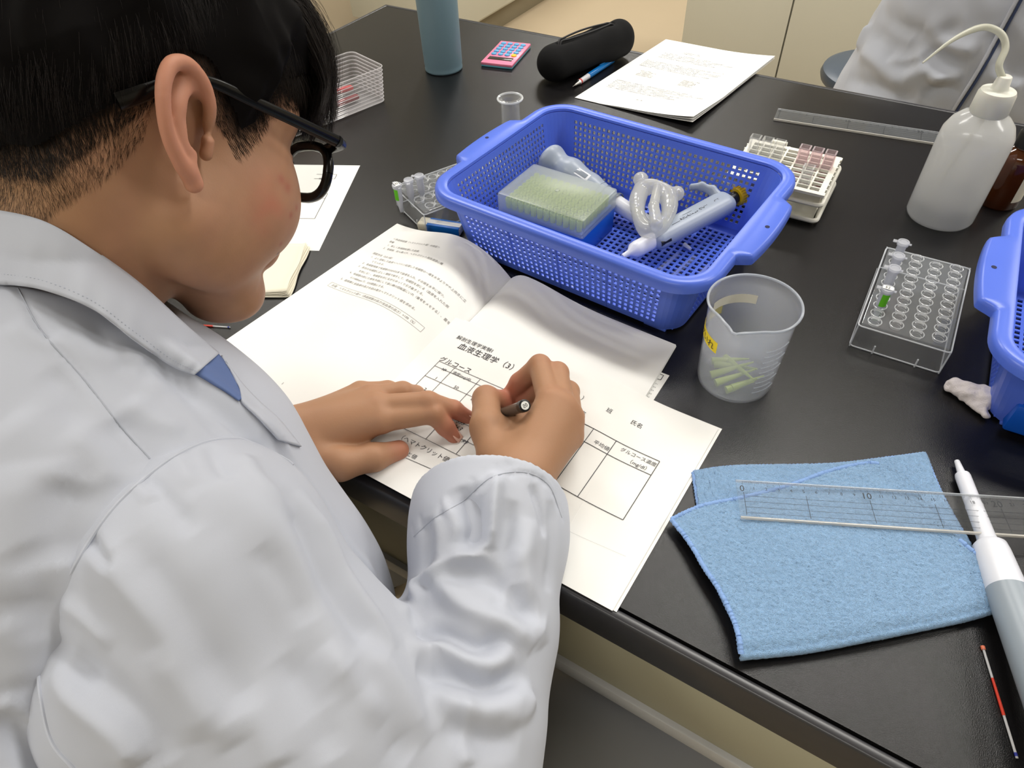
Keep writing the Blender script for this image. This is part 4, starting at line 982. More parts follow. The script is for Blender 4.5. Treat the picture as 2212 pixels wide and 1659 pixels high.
# ---- rulers
def ruler(p_tl, p_bl, udir, L_, w_, z0, tilt, name, label, marks):
    r = empty(name, (p_tl[0], p_tl[1], z0), label=label, cat='ruler', rot=(0, -tilt, math.atan2(udir[1], udir[0])))
    MB().box((L_/2, -w_/2, 0.0012), (L_, w_, 0.0024), 0.0003).build('blade', clear_mat('ruler_plastic', body=0.015, bodycol=(0.75,0.80,0.84), edge=0.06), r, smooth=False)
    MB().box((L_/2, -w_+0.0008, 0.0014), (L_, 0.0016, 0.0028), 0.0003).build('lower_edge', clear_mat('ruler_edge', body=0.5, bodycol=(0.75,0.72,0.66)), r)
    MB().box((L_/2, -0.0006, 0.0013), (L_, 0.0012, 0.0026), 0.0003).build('upper_edge', clear_mat('ruler_edge_top', body=0.30, bodycol=(0.8,0.84,0.88)), r)
    ls = []; zt = 0.0026
    for k in range(0, int((L_-0.01)*1000)+1):
        u = 0.005+k*0.001; l = 0.0052 if k % 10 == 0 else (0.0036 if k % 5 == 0 else 0.0022); ls.append(('#line', u, -0.0008, u, -0.0008-l, 0.00018))
    for k in range(0, int((L_-0.01)*100)+1):
        big = k % 10 == 0; ls.append((str(k), 0.005+k*0.01-(0.0022 if not big else 0.003*len(str(k))), -0.0095 if not big else -0.0115, 0.0040 if not big else 0.0085, 0, 0))
        if k % 5 == 0: ls.append(('#line', 0.005+k*0.01, -0.0125, 0.005+k*0.01, -w_+0.003, 0.0004))
    for k in range(4): ls.append(('#line', 0.005, -0.016-k*0.0055*(w_/0.038), L_-0.005, -0.016-k*0.0055*(w_/0.038), 0.00028))
    if marks: ink('scale_marks', ls, lambda u, v: (u, v, zt), r, mat('scale_ink', srgb(30,34,40), rough=0.5))
    return r
ra, rb2 = H(1588, 1040, 0.0125), H(2212, 1082, 0.0125); du_ = rb2-ra; 
ruler(ra, None, du_, 0.315, 0.0375, 0.0128, 0.010, 'ruler', 'clear plastic ruler lying across the blue cloth and the pipette', True)
rf = H(1680, 237, 0.0003); rg = H(2010, 286, 0.0003)
ruler(rf, None, rg-rf, 0.300, 0.038, 0.0003, 0.0, 'ruler', 'clear plastic ruler lying near the far edge behind the cuvette rack', True)
# ---- microfibre cloth
m_cl = mat('microfibre_blue', srgb(164,207,252), rough=0.95, spec=0.1, sheen=0.35, var=(330, 0.34), bump=[(1500, 0.9, 0.0022), (420, 0.5, 0.0022)])
m_hem = mat('cloth_hem_blue', srgb(138,170,220), rough=0.9, spec=0.1, bump=[(900, 0.5, 0.0008)])
def pxcurve(pts, z, n): return spline([H(x, y, z) for x, y in pts], n)
def coons(c0, c1, d0, d1):
    n, m_ = len(c0), len(d0); s = np.linspace(0,1,n)[None,:,None]; t = np.linspace(0,1,m_)[:,None,None]
    return (1-t)*c0[None]+t*c1[None]+(1-s)*d0[:,None]+s*d1[:,None]-((1-s)*(1-t)*c0[0]+s*(1-t)*c0[-1]+(1-s)*t*c1[0]+s*t*c1[-1])
cloth = empty('microfibre_cloth', H(1800, 1200, 0), label='folded light blue microfibre cloth at the right front of the bench', cat='cloth')
Cc_ = H(1800, 1200, 0)
fold = [(1600,1413),(1740,1397),(1880,1372),(1990,1350),(2100,1326),(2181,1302)]
def layer(top, left, right, z, n=150, m_=110):
    return coons(pxcurve(fold, z, n), pxcurve(top, z, n), pxcurve(left, z, m_), pxcurve(right, z, m_))
front = layer([(1450,1122),(1515,1093),(1600,1076),(1700,1050),(1790,1018),(1870,1001),(1915,1006)], [(1600,1413),(1585,1352),(1555,1285),(1520,1230),(1488,1175),(1450,1122)], [(2181,1302),(2165,1255),(2105,1205),(2050,1155),(1990,1085),(1950,1030),(1915,1006)], 0.0090)
back = layer([(1498,1019),(1590,1007),(1785,1003),(1900,991),(1998,978)], [(1600,1413),(1590,1352),(1560,1285),(1540,1220),(1515,1120),(1498,1019)], [(2181,1302),(2165,1250),(2112,1202),(2083,1155),(2032,1061),(1998,978)], 0.0028)
n_, m2 = 150, 110
tt = np.linspace(0,1,m2)[:,None]; fz = np.clip(tt/0.10, 0, 1)
front[:,:,2] = 0.0082+0.0046*np.sin(np.minimum(1, fz+0.25)*PI/2)-0.0030*np.clip((tt-0.75)/0.25,0,1)
back[:,:,2] = 0.0022+0.0*tt
turn = []
for a in np.linspace(0, PI, 9)[1:-1]:
    dirn = (front[0]-front[6]); dirn[:,2] = 0; dirn /= np.linalg.norm(dirn, axis=1)[:,None]
    zc = 0.0050; rr = 0.0032; row = front[0].copy(); row[:,:2] += dirn[:,:2]*(rr*math.sin(a)*1.3); row[:,2] = 0.0066+0.0044*math.cos(a); turn.append(row)
G = np.concatenate([front[::-1], np.array(turn), back], 0); mm = G.shape[0]
Vc = G.reshape(-1,3)-Cc_
bump_ = noise3(Vc*[1,1,0.2], 45, 11)*0.0011+noise3(Vc*[1,1,0.2], 18, 12)*0.0012
Vc[:,2] += bump_; Vc[:,2] += (rng.normal(size=len(Vc))*0.00036); Vc[:,2] = np.maximum(Vc[:,2], 0.0014)
idx = np.arange(mm*n_).reshape(mm, n_); Fc = np.stack([idx[:-1,:-1], idx[1:,:-1], idx[1:,1:], idx[:-1,1:]], -1).reshape(-1,4)
co = mobj('terry_sheet', Vc, Fc, m_cl, cloth); md = co.modifiers.new('s', 'SOLIDIFY'); md.thickness = 0.0024; md.offset = -1 
Gv = Vc.reshape(mm, n_, 3)
def hem(line, nm='hem', r=0.0019):
    P_ = np.array(line); n = len(P_); L = np.r_[0, np.cumsum(np.linalg.norm(np.diff(P_, axis=0), axis=1))]; k = int(L[-1]/0.0011); s = np.linspace(0, L[-1], k)
    Q = np.stack([np.interp(s, L, P_[:,i]) for i in range(3)], 1); Q[:,2] = np.maximum(Q[:,2]-0.0006, 0.0016)
    MB().tube(Q, [r*(1+0.13*(i % 3-1)) for i in range(k)], 10, flat=0.85).build(nm, m_hem, cloth)
hem(Gv[0][:int(n_*0.93)]); hem(Gv[:m2,0]); hem(Gv[int(m2*0.55):m2,-1]); hem(Gv[-1]); hem(Gv[m2+7:,0]); hem(Gv[m2+7:,-1])
# ---- capillary tubes
def cap(a, b, label):
    p, q = H(*a, 0.0012), H(*b, 0.0012); d = q-p
    t = empty('capillary_tube', p, label=label, cat='capillary tube'); z = np.zeros(3)
    f = lambda s: d*s
    MB().tube([f(0), f(1)], 0.00085, 10).build('glass', clear_mat('capillary_glass', body=0.5, bodycol=(0.8,0.8,0.82)), t)
    MB().tube([f(0.30), f(0.64)], [0.0009, 0.0011], 10).build('blood', mat('blood_red', srgb(205,62,45), rough=0.3), t)
    MB().tube([f(-0.01), f(0.025)], 0.0015, 10).build('putty', mat('putty_orange', srgb(220,120,90), rough=0.5), t)
    MB().tube([f(0.955), f(0.985)], 0.0010, 10).build('blue_mark', mat('mark_blue', srgb(40,50,140), rough=0.5), t)
cap((2123, 1398), (2197, 1638), 'thin glass capillary with red filling lying near the lower right corner')
cap((395, 700), (497, 707), 'thin glass capillary with red filling lying in front of the chin')
# ---- crumpled gauze at the foot of the second basket
sd = SD(); g0 = H(2090, 850, 0.006)
sd.cone(g0+[-0.012,0.004,0], g0+[0.014,0.0,0.002], 0.008, 0.011, 0.006).cone(g0+[0.0,-0.004,0.0], g0+[0.018,-0.018,-0.001], 0.006, 0.004, 0.006).half((0,0,-1), -0.0006)
V, F = sd.mesh(0.0012); Nn = normals(V, F); V = relax(V+Nn*(noise3(V, 500, 5)*0.0016)[:,None], F, 1)
tag(mobj('gauze_pad', V, F, mat('gauze', srgb(226,218,218), rough=0.9, bump=[(900, 0.6, 0.001)])), 'crumpled white gauze at the corner of the second basket', 'gauze')
# ------------------------------------------------------------------ the writing person
HM = np.array([[0.272,0.952,-0.140],[0.765,-0.125,0.632],[-0.584,0.279,0.762]])
HM, _r = np.linalg.qr(HM); HM = HM @ np.diag(np.sign(np.diag(_r)))
HO = np.array([0.6450,-0.9714,0.2901])
_ya = math.radians(5); HM = HM @ np.array([[math.cos(_ya),-math.sin(_ya),0],[math.sin(_ya),math.cos(_ya),0],[0,0,1]]) if False else HM @ np.array([[math.cos(_ya),math.sin(_ya),0],[-math.sin(_ya),math.cos(_ya),0],[0,0,1]])
def hw(p): return HO+np.asarray(p, float) @ HM.T                    # head frame (forward, right, up) -> world
def wh(X): return (np.asarray(X)-HO) @ HM
def head_sd(full=True):
    s = SD(); c = s.cone; e = s.ell
    e((-0.008,0,0.045), (0.096,0.076,0.088), None, 0.01)            # cranium
    e((-0.030,0,0.020), (0.072,0.068,0.070), None, 0.02)            # occiput
    e((0.045,0,-0.010), (0.050,0.062,0.078), None, 0.02)            # mid face
    e((0.060,0,0.045), (0.030,0.056,0.040), None, 0.02)             # forehead
    for q in (-1, 1):
        e((0.052,q*0.040,-0.032), (0.042,0.033,0.044), None, 0.02)  # cheeks
        c((0.002,q*0.054,-0.050), (0.068,q*0.020,-0.096), 0.020, 0.019, 0.022)   # jaw line
        e((0.020,q*0.050,-0.050), (0.040,0.020,0.042), None, 0.02)  # masseter
        c((0.082,q*0.012,0.030), (0.070,q*0.046,0.030), 0.009, 0.010, 0.012)     # brow
        e((0.092,q*0.031,0.008), (0.012,0.016,0.012), None, 0.012, -1)           # socket
        e((0.077,q*0.031,0.006), (0.0125,0.0135,0.0125), None, 0.003)            # eyeball under lids
        c((0.083,q*0.018,0.0065), (0.081,q*0.044,0.0065), 0.0035, 0.003, 0.004)
        e((0.104,q*0.0115,-0.032), (0.009,0.0075,0.007), None, 0.006)            # nostril wings
        e((0.108,q*0.0065,-0.0385), (0.005,0.0035,0.003), None, 0.002, -1)
    c((0.088,0,0.015), (0.112,0,-0.026), 0.007, 0.009, 0.010)       # nose
    c((0.104,0,-0.036), (0.096,0,-0.050), 0.006, 0.007, 0.008)
    e((0.090,0,-0.060), (0.014,0.030,0.020), None, 0.014)           # muzzle
    c((0.1000,0,-0.0600), (0.090,0.024,-0.0660), 0.0056, 0.0030, 0.004); c((0.1000,0,-0.0600), (0.090,-0.024,-0.0660), 0.0056, 0.0030, 0.004)
    c((0.0980,0,-0.0715), (0.089,0.021,-0.0690), 0.0062, 0.0032, 0.004); c((0.0980,0,-0.0715), (0.089,-0.021,-0.0690), 0.0062, 0.0032, 0.004)
    c((0.075,-0.010,-0.0975), (0.075,0.010,-0.0975), 0.0185, 0.0185, 0.012)            # chin
    c((0.030,0,-0.065), (0.060,0,-0.100), 0.036, 0.020, 0.02)       # floor of the mouth
    return s
def add_ear(s, q):
    """outer ear on side q (+1 right), standing off the head"""
    B = np.array([-0.006, q*0.0745, 0.0])
    f_ = np.array([0.72, q*-0.10, 0.0]); f_ /= np.linalg.norm(f_)     # towards the face, in the plane of the ear
    o_ = np.array([-0.38, q*0.92, 0.0]); o_ /= np.linalg.norm(o_)    # away from the head
    u_ = np.array([-0.16, 0, 0.985])
    P_ = lambda a, b, o: B+f_*a+u_*(b*0.93-0.001)+o_*o
    hel = [P_(0.010,0.006,0.001), P_(0.011,0.020,0.007), P_(0.006,0.032,0.011), P_(-0.004,0.038,0.014), P_(-0.014,0.034,0.017), P_(-0.0195,0.022,0.019), P_(-0.0205,0.008,0.019), P_(-0.0185,-0.006,0.017), P_(-0.013,-0.017,0.014), P_(-0.006,-0.026,0.011)]
    s.chain(spline(hel, 28), list(np.interp(np.linspace(0,9,28), range(10), [0.0028,0.0032,0.0034,0.0036,0.0036,0.0034,0.0032,0.0032,0.0036,0.0044])), 0.003)
    anti = [P_(-0.004,0.026,0.008), P_(-0.011,0.016,0.012), P_(-0.0135,0.004,0.013), P_(-0.011,-0.009,0.011), P_(-0.004,-0.014,0.008)]
    s.chain(spline(anti, 14), list(np.interp(np.linspace(0,4,14), range(5), [0.0028,0.0034,0.0034,0.0034,0.0036])), 0.004)
    s.chain([P_(-0.006,-0.020,0.009), P_(-0.002,-0.031,0.008)], [0.0050,0.0056], 0.004)    # lobe
    s.chain([P_(0.008,-0.010,0.003), P_(0.009,-0.002,0.004)], [0.0040,0.0042], 0.004)      # tragus
    # back of the ear shell
    back = [(P_(-0.010,0.026,0.008),0.0045),(P_(-0.013,0.012,0.009),0.0050),(P_(-0.012,-0.002,0.008),0.0050),(P_(-0.008,-0.014,0.006),0.0045)]
    for i in range(len(back)-1): s.cone(back[i][0], back[i+1][0], back[i][1], back[i+1][1], 0.005)
    s.chain([P_(-0.006,0.030,0.006), P_(0.000,0.026,0.003)], [0.0036,0.0036], 0.006)
    for p, r in ((P_(-0.002,0.000,0.010), 0.0080), (P_(-0.003,0.012,0.011), 0.0062)): s.ell(p, (r*0.9, r*0.75, r*1.1), None, 0.003, -1)
    s.ell(P_(0.001,-0.004,0.003), (0.004,0.006,0.005), None, 0.003, -1)
def to_world(s):
    for i, q in enumerate(s.p):
        q = list(q)
        if q[0] == 'c': q[1] = hw(q[1]); q[2] = hw(q[2])
        elif q[0] == 'e': q[1] = hw(q[1]); q[3] = HM @ q[3]
        s.p[i] = tuple(q)
    return s
hs = head_sd(); add_ear(hs, 1); add_ear(hs, -1)
hs.cone((-0.020,0,-0.015), (-0.040,0,-0.100), 0.052, 0.043, 0.025)   # neck
hs.cone((-0.040,0.030,-0.040), (-0.044,0.018,-0.100), 0.026, 0.020, 0.02); hs.cone((-0.040,-0.030,-0.040), (-0.044,-0.018,-0.100), 0.026, 0.020, 0.02)
hs.cone((-0.006,0,-0.080), (-0.030,0,-0.135), 0.034, 0.038, 0.02)
to_world(hs)
HV, HF = hs.mesh(0.0012, extra=None)
HV = relax(HV, HF, 1, 0.4); HN = normals(HV, HF); X = wh(HV)
# landmarks on the body (world)
SHR = W(430, 1215, 0.425); SHL = np.array([0.460, -1.185, 0.165]); ELR = W(945,1745,.470); NB = hw((-0.062,0,-0.125))
WRR = H(1120, 1040, 0.040); WRL = H(612, 945, 0.028); ELL = np.array([0.440, -1.115, -0.055])
hip = np.array([0.62, -1.36, -0.150])
# hands: joints given where they are seen and how high they stand over the paper
def hand(sd_, J, k=0.006):
    for ch in J: sd_.chain([c[0] for c in ch], [c[1] for c in ch], k)
R_ = SD(); h_ = lambda x, y, z: H(x, y, z)
wr = WRR; idm, mdm, rgm, pkm = h_(1188,868,.060), h_(1215,880,.056), h_(1232,905,.046), h_(1232,945,.034)
cm = h_(1075,985,.036)
R_.chain([ELR*0.4+wr*0.6, wr], [0.027,0.0255], 0.01)
for a, r in ((idm,0.0125),(mdm,0.0125),(rgm,0.0118),(pkm,0.0112)): R_.cone(wr+(a-wr)*0.12, a, 0.018, r, 0.012)
R_.cone(h_(1120,970,.036), h_(1140,925,.034), 0.019, 0.015, 0.012)
R_.cone(wr, cm, 0.020, 0.017, 0.012)
hand(R_, [
 [(idm,0.0112),(h_(1166,790,.055),0.0102),(h_(1122,826,.036),0.0088),(h_(1094,862,.020),0.0072)],
 [(mdm,0.0112),(h_(1204,806,.050),0.0102),(h_(1160,840,.028),0.0088),(h_(1112,876,.014),0.0075)],
 [(rgm,0.0108),(h_(1228,846,.036),0.0098),(h_(1185,872,.018),0.0085),(h_(1140,900,.010),0.0075)],
 [(pkm,0.0100),(h_(1240,900,.020),0.0092),(h_(1205,925,.011),0.0080),(h_(1165,935,.009),0.0070)],
], 0.0035)
R_.chain([cm, h_(1052,922,.040), h_(1050,862,.034), h_(1080,868,.024), h_(1092,874,.020)], [0.0165,0.0145,0.0120,0.0098,0.0078], 0.005)
R_.cone(h_(1062,945,.034), h_(1120,925,.034), 0.012, 0.011, 0.010)
L_H = SD(); wl = WRL
iL, mL, rL, pL = h_(822,908,.036), h_(815,878,.040), h_(800,856,.036), h_(778,846,.026)
L_H.chain([ELL*0.35+wl*0.65, wl], [0.030,0.0245], 0.01)
for a, r in ((iL,0.0125),(mL,0.0120),(rL,0.0112),(pL,0.0100)): L_H.cone(wl+(a-wl)*0.10, a, 0.0175, r, 0.012)
L_H.cone(h_(690,960,.026), h_(770,930,.026), 0.018, 0.014, 0.012)
cL = h_(665,985,.024); L_H.cone(wl, cL, 0.018, 0.016, 0.012)
hand(L_H, [
 [(iL,0.0110),(h_(935,892,.034),0.0098),(h_(962,922,.019),0.0082),(h_(982,945,.0085),0.0066)],
 [(mL,0.0110),(h_(925,868,.040),0.0096),(h_(980,884,.023),0.0082),(h_(1014,904,.0085),0.0066)],
 [(rL,0.0102),(h_(870,846,.032),0.0094),(h_(898,852,.018),0.0084),(h_(905,860,.010),0.0072)],
 [(pL,0.0094),(h_(838,842,.020),0.0086),(h_(872,848,.012),0.0076),(h_(890,852,.009),0.0068)],
], 0.0035)
L_H.chain([cL, h_(735,1003,.024), h_(808,988,.018), h_(862,972,.012)], [0.0160,0.0140,0.0118,0.0090], 0.006)
for s_ in (R_, L_H): s_.half((0,0,-1), -0.0022, 0.002)
RV, RF = R_.mesh(0.0011); RV = relax(RV, RF, 2, 0.4)
LV, LF = L_H.mesh(0.0011); LV = relax(LV, LF, 2, 0.4)
# torso, upper arms and legs, hidden in the clothes
B_ = SD(); chest = (SHR+SHL)/2*0.5+NB*0.5+np.array([0,-0.05,-0.05])
B_.cone(NB+np.array([0,-0.010,-0.025]), chest, 0.030, 0.065, 0.03).cone(chest, hip+[0,0.02,0.12], 0.105, 0.105, 0.04).cone(chest, SHR*0.8+chest*0.2, 0.06, 0.040, 0.03).cone(chest, SHL*0.8+chest*0.2, 0.06, 0.040, 0.03)
B_.chain([SHR, ELR, ELR*0.4+wr*0.6], [0.040,0.030,0.026], 0.02); B_.chain([SHL, ELL, ELL*0.35+wl*0.65], [0.044,0.034,0.028], 0.02)
KR, KL = np.array([1.10,-0.93,-0.290]), np.array([0.55,-0.88,-0.28]); FR, FL = np.array([1.10,-0.86,-0.66]), np.array([0.50,-0.80,-0.66])
for h0, kk, ff in ((hip+[0.08,0,0], KR, FR), (hip-[0.08,0,0], KL, FL)): B_.chain([h0, kk, ff], [0.080,0.055,0.040], 0.03); B_.cone(ff+[0,0,-0.04], ff+[0,0.15,-0.055], 0.038, 0.028, 0.02)
BV, BF = B_.mesh(0.008)
m_skin = mat('skin', srgb(176,134,106), rough=0.55, spec=0.4, sss=0.12, bump=[(900, 0.10, 0.0004), (260, 0.10, 0.0006)])
_nt = m_skin.node_tree; _b = _nt.nodes['Principled BSDF']
_at = _nt.nodes.new('ShaderNodeAttribute'); _at.attribute_name = 'tint'; _nt.links.new(_at.outputs['Color'], _b.inputs['Base Color'])
V = np.concatenate([HV, RV, LV, BV]); o1 = len(HV); o2 = o1+len(RV); o3 = o2+len(LV)
F = np.concatenate([HF, RF+o1, LF+o2, BF+o3])
person = mobj('person', V, F, m_skin)
tag(person, 'person in a pale lab coat and black glasses, bent over the worksheet and writing', 'person')
base = np.array(srgb(176,132,103)); red = np.array(srgb(190,104,88)); dark = np.array(srgb(60,45,38)); lipc = np.array(srgb(160,92,86)); tan = np.array(srgb(152,115,76))
col = np.tile(base, (len(V), 1))
def paint(idx, w, c): col[idx] = col[idx]*(1-w[:, None])+np.array(c)*w[:, None]
def hairline(X):
    """>0 inside the haired area; X in the head frame"""
    f, s_, u = X[:,0], X[:,1], X[:,2]; a = np.abs(s_)
    edge = np.interp(f, [-0.12,-0.085,-0.060,-0.040,-0.020,-0.005,0.012,0.026,0.034,0.050,0.066,0.075,0.09], [-0.052,-0.044,-0.020,0.006,0.035,0.038,0.022,0.002,0.008,0.040,0.046,0.050,0.060])
    return u-edge+noise3(X*[1,1,0.3], 210, 77)*0.004
iH = np.arange(o1); hl = hairline(X)
col[iH] *= (1+0.045*noise3(X, 90, 71)+0.03*noise3(X, 420, 72))[:,None]*np.stack([np.ones(o1), 1+0.02*noise3(X, 150, 73), 1+0.03*noise3(X, 150, 74)], 1)
paint(iH, np.clip((X[:,0]+0.03)/-0.05, 0, 1)*np.clip((-X[:,2]-0.0)/0.05, 0, 1)*0.8, tan)           # tanned nape
ear_ = np.clip((np.abs(X[:,1])-0.079)/0.005, 0, 1)*(np.abs(X[:,2]) < 0.06)*(X[:,0] < 0.02); paint(iH, ear_*0.55, np.array(srgb(214,146,122)))  # pinker ears; the glow of light through them is put into the colour
bl = np.exp(-(((X-[0.050,0.070,-0.030])/[0.013,0.03,0.018])**2).sum(1)); paint(iH, bl*0.55*(0.6+0.4*noise3(X, 300, 8)), red)
for c_, r_ in (((0.066,0.058,-0.016),0.0030),((0.072,0.050,-0.034),0.0018),((0.078,0.046,-0.028),0.0016),((0.070,0.050,-0.055),0.0014),((0.060,0.056,-0.012),0.0026)):
    paint(iH, np.exp(-(((X-c_)[:,[0,2]]/(r_*1.25))**2).sum(1))*0.6*(X[:,1] > 0.02), (0.36,0.10,0.07))
paint(iH, np.exp(-(((X-[0.074,0.036,-0.062])[:,[0,2]]/0.0012)**2).sum(1))*(X[:,1] > 0.02), (0.08,0.03,0.02))
lipm = np.clip(1-np.abs(X[:,2]+0.066)/0.010, 0, 1)**0.5*(np.abs(X[:,1]) < 0.026)*np.clip((X[:,0]-0.088)/0.004, 0, 1); paint(iH, np.clip(lipm, 0, 1)*0.8, lipc)
browm = np.exp(-((X[:,2]-0.034-0.004*np.cos(X[:,1]*60))/0.0035)**2)*(np.abs(np.abs(X[:,1])-0.032) < 0.020)*(X[:,0] > 0.06); paint(iH, browm*0.8, dark)
paint(iH, np.clip((hl+0.012)/0.024, 0, 1)**1.3*(ear_ < 0.2)*0.95, (0.012,0.010,0.010))
knuck = [idm,mdm,rgm,pkm,h_(1166,790,.055),h_(1204,806,.050),h_(1050,862,.034)]; tipsR = [h_(1094,862,.020),h_(1122,826,.036),h_(1092,874,.020)]
iR = np.arange(o1, o2); XR = V[iR]
paint(iR, np.full(len(iR), 0.25), tan)
for p in tipsR: paint(iR, np.exp(-(np.linalg.norm(XR-p, axis=1)/0.015)**2)*0.65, red)
for p in knuck: paint(iR, np.exp(-(np.linalg.norm(XR-p, axis=1)/0.009)**2)*0.30, red)
iL_ = np.arange(o2, o3); XL_ = V[iL_]
paint(iL_, np.full(len(iL_), 0.20), tan)
for p in (h_(982,945,.0085), h_(1014,904,.0085), h_(862,972,.012), h_(962,922,.019), h_(990,890,.02)): paint(iL_, np.exp(-(np.linalg.norm(XL_-p, axis=1)/0.013)**2)*0.55, red)
for p in (iL, mL, rL, h_(935,892,.034), h_(925,868,.040)): paint(iL_, np.exp(-(np.linalg.norm(XL_-p, axis=1)/0.008)**2)*0.25, red)
ca_ = person.data.color_attributes.new('tint', 'FLOAT_COLOR', 'POINT'); ca_.data.foreach_set('color', np.c_[np.clip(col,0,1), np.ones(len(V))].astype(np.float32).ravel())
# nails
nail = mat('nail', srgb(224,178,160), rough=0.25)
for nm, p, q in (('index', h_(962,922,.019), h_(982,945,.0085)), ('middle', h_(980,884,.023), h_(1014,904,.0085))):
    d = (q-p)/np.linalg.norm(q-p); up_ = np.array([0,0,1.0]); up_ -= d*(up_ @ d); up_ /= np.linalg.norm(up_); sdd = np.cross(d, up_)
    Rm = Matrix(np.c_[d, sdd, up_].tolist()); b = MB().box((0,0,0), (0.0105,0.0082,0.0016), 0.0007, seg=3); b.b.transform(Rm.to_4x4()); b.b.transform(Matrix.Translation(Vector((q+up_*0.0054-d*0.001).tolist()))); b.build('fingernail', nail, person)
# ---- pen in the right hand
t0, t1 = h_(1052,905,0.0012), W(1132,876,0.520)
t1 = h_(1134,876,0.074)
dd = t1-t0; Lp = np.linalg.norm(dd)
pn = pipette_frame(t0, t1, 'ballpoint_pen', ''); pn['label'] = 'clear-bodied black gel pen held in the writing hand'; pn['category'] = 'pen'
MB().lathe([(0,0),(0.0006,0),(0.0022,0.008),(0.0040,0.018),(0,0.018)], 20, xl(0)).build('tip', m_chr, pn)
MB().lathe([(0,0.018),(0.0046,0.018),(0.0049,0.03),(0.0049,Lp-0.006),(0,Lp-0.006)], 24, xl(0)).build('barrel', mat('pen_smoke', srgb(60,56,54), rough=0.2), pn)
MB().lathe([(0,Lp-0.007),(0.0053,Lp-0.007),(0.0053,Lp-0.0004),(0.0046,Lp),(0,Lp)], 28, xl(0)).build('end_cap', m_blk, pn)
MB().lathe([(0,Lp),(0.0036,Lp),(0.0036,Lp+0.0004),(0,Lp+0.0004)], 24, xl(0)).build('end_disc', m_white, pn)
ink('size_mark', [('05', -0.0022, -0.0016, 0.0046, 0, 0)], lambda u, v: (Lp+0.0006, -u, v), pn, m_blk)
# ---- glasses
m_gl = mat('glasses_black', srgb(9,9,10), rough=0.22, spec=0.35)
def gobj(mb, name, m_, par): return mb.build(name, m_, par)
gls = MB()
hp_ = lambda *a: hw(a)
rightT = [(-0.050,0.0760,0.004),(-0.038,0.0790,0.013),(-0.020,0.0795,0.026),(0.000,0.079,0.031),(0.030,0.078,0.029),(0.065,0.0765,0.0265),(0.098,0.074,0.0240)]
gfr = MB()
def lens_ring(q):
    cx = 0.034*q; pts = []
    for t in np.linspace(0, 2*PI, 41):
        x = math.copysign(abs(math.cos(t))**0.75, math.cos(t))*0.0300; y = math.copysign(abs(math.sin(t))**0.8, math.sin(t))*0.0195
        pts.append((0.106-0.0040*((abs(cx+x*q)/0.062)**2), cx+q*x, 0.002+y))
    return pts
rg_ = [np.array(lens_ring(q)) for q in (1, -1)]
eg_ = MB()
eg_.tube([hw(p) for p in rg_[0]], 0.0038, 12, cap=False)
glasses = eg_.build('eyeglasses', m_gl, person)
MB().tube([hw(p) for p in rg_[1]], 0.0034, 12, cap=False).build('rim', m_gl, glasses)
MB().tube([hw(p) for p in ((0.106,-0.007,0.008),(0.108,0,0.011),(0.106,0.007,0.008))], 0.0020, 10).build('bridge', m_gl, glasses)
for q in (1, -1):
    tp_ = [hw((a, b*q, c)) for a, b, c in rightT]; sp_ = spline(tp_, 50)
    MB().tube(sp_, list(np.linspace(0.0028,0.0026,8))+list(np.linspace(0.0026,0.0017,8))+list(np.linspace(0.0017,0.0022,34)), 14, flat=1.9).build('temple', m_gl, glasses)
    MB().tube([hw((0.098,0.0745*q,0.0240)), hw((0.1025,0.0720*q,0.0235)), hw((0.1045,0.062*q,0.0215)), hw((0.1050,0.052*q,0.019))], [0.0044,0.0048,0.0045,0.0036], 12).build('hinge', m_gl, glasses)
    V_ = [hw(p) for p in rg_[0 if q > 0 else 1][:-1]]; V_.append(hw((0.1055,0.034*q,0.002))); n = len(V_)-1
    mobj('lens', V_, [(i, (i+1) % n, n) for i in range(n)], clear_mat('lens_glass', col=(0.93,0.95,0.95), body=0.02), glasses)
# ---- hair
m_hair = mat('black_hair', srgb(34,27,24), rough=0.42, spec=0.35)
m_hcap = mat('hair_base', srgb(12,10,10), rough=0.8, spec=0.1)
bv_pts = HV[::3]; 
def hair_thick(X):
    """how far the hair stands off the skin"""
    h = hairline(X); t = np.clip(h/0.055, 0, 1)**0.9*0.022
    t += 0.016*np.clip((X[:,0]-0.02)/0.05, 0, 1)*np.clip((X[:,2]-0.050)/0.03, 0, 1)
    return t
hm = hl > 0.009; vmap = -np.ones(o1, int); msk = hm & (ear_ < 0.1)
sub = msk[HF].all(1); HFs = HF[sub]; used = np.unique(HFs); vmap[used] = np.arange(len(used))
CV = HV[used]+HN[used]*(0.0012*np.sin(noise3(X[used], 60, 25)*9+X[used,1]*420)*np.clip(hl[used]/0.03,0,1))[:,None]+HN[used]*(np.clip(hair_thick(X[used])*0.82, 0, 1)*(1+0.25*noise3(X[used]*[1,1,0.5], 170, 21)))[:,None]
hair = mobj('hair', CV, vmap[HFs], m_hcap, person)
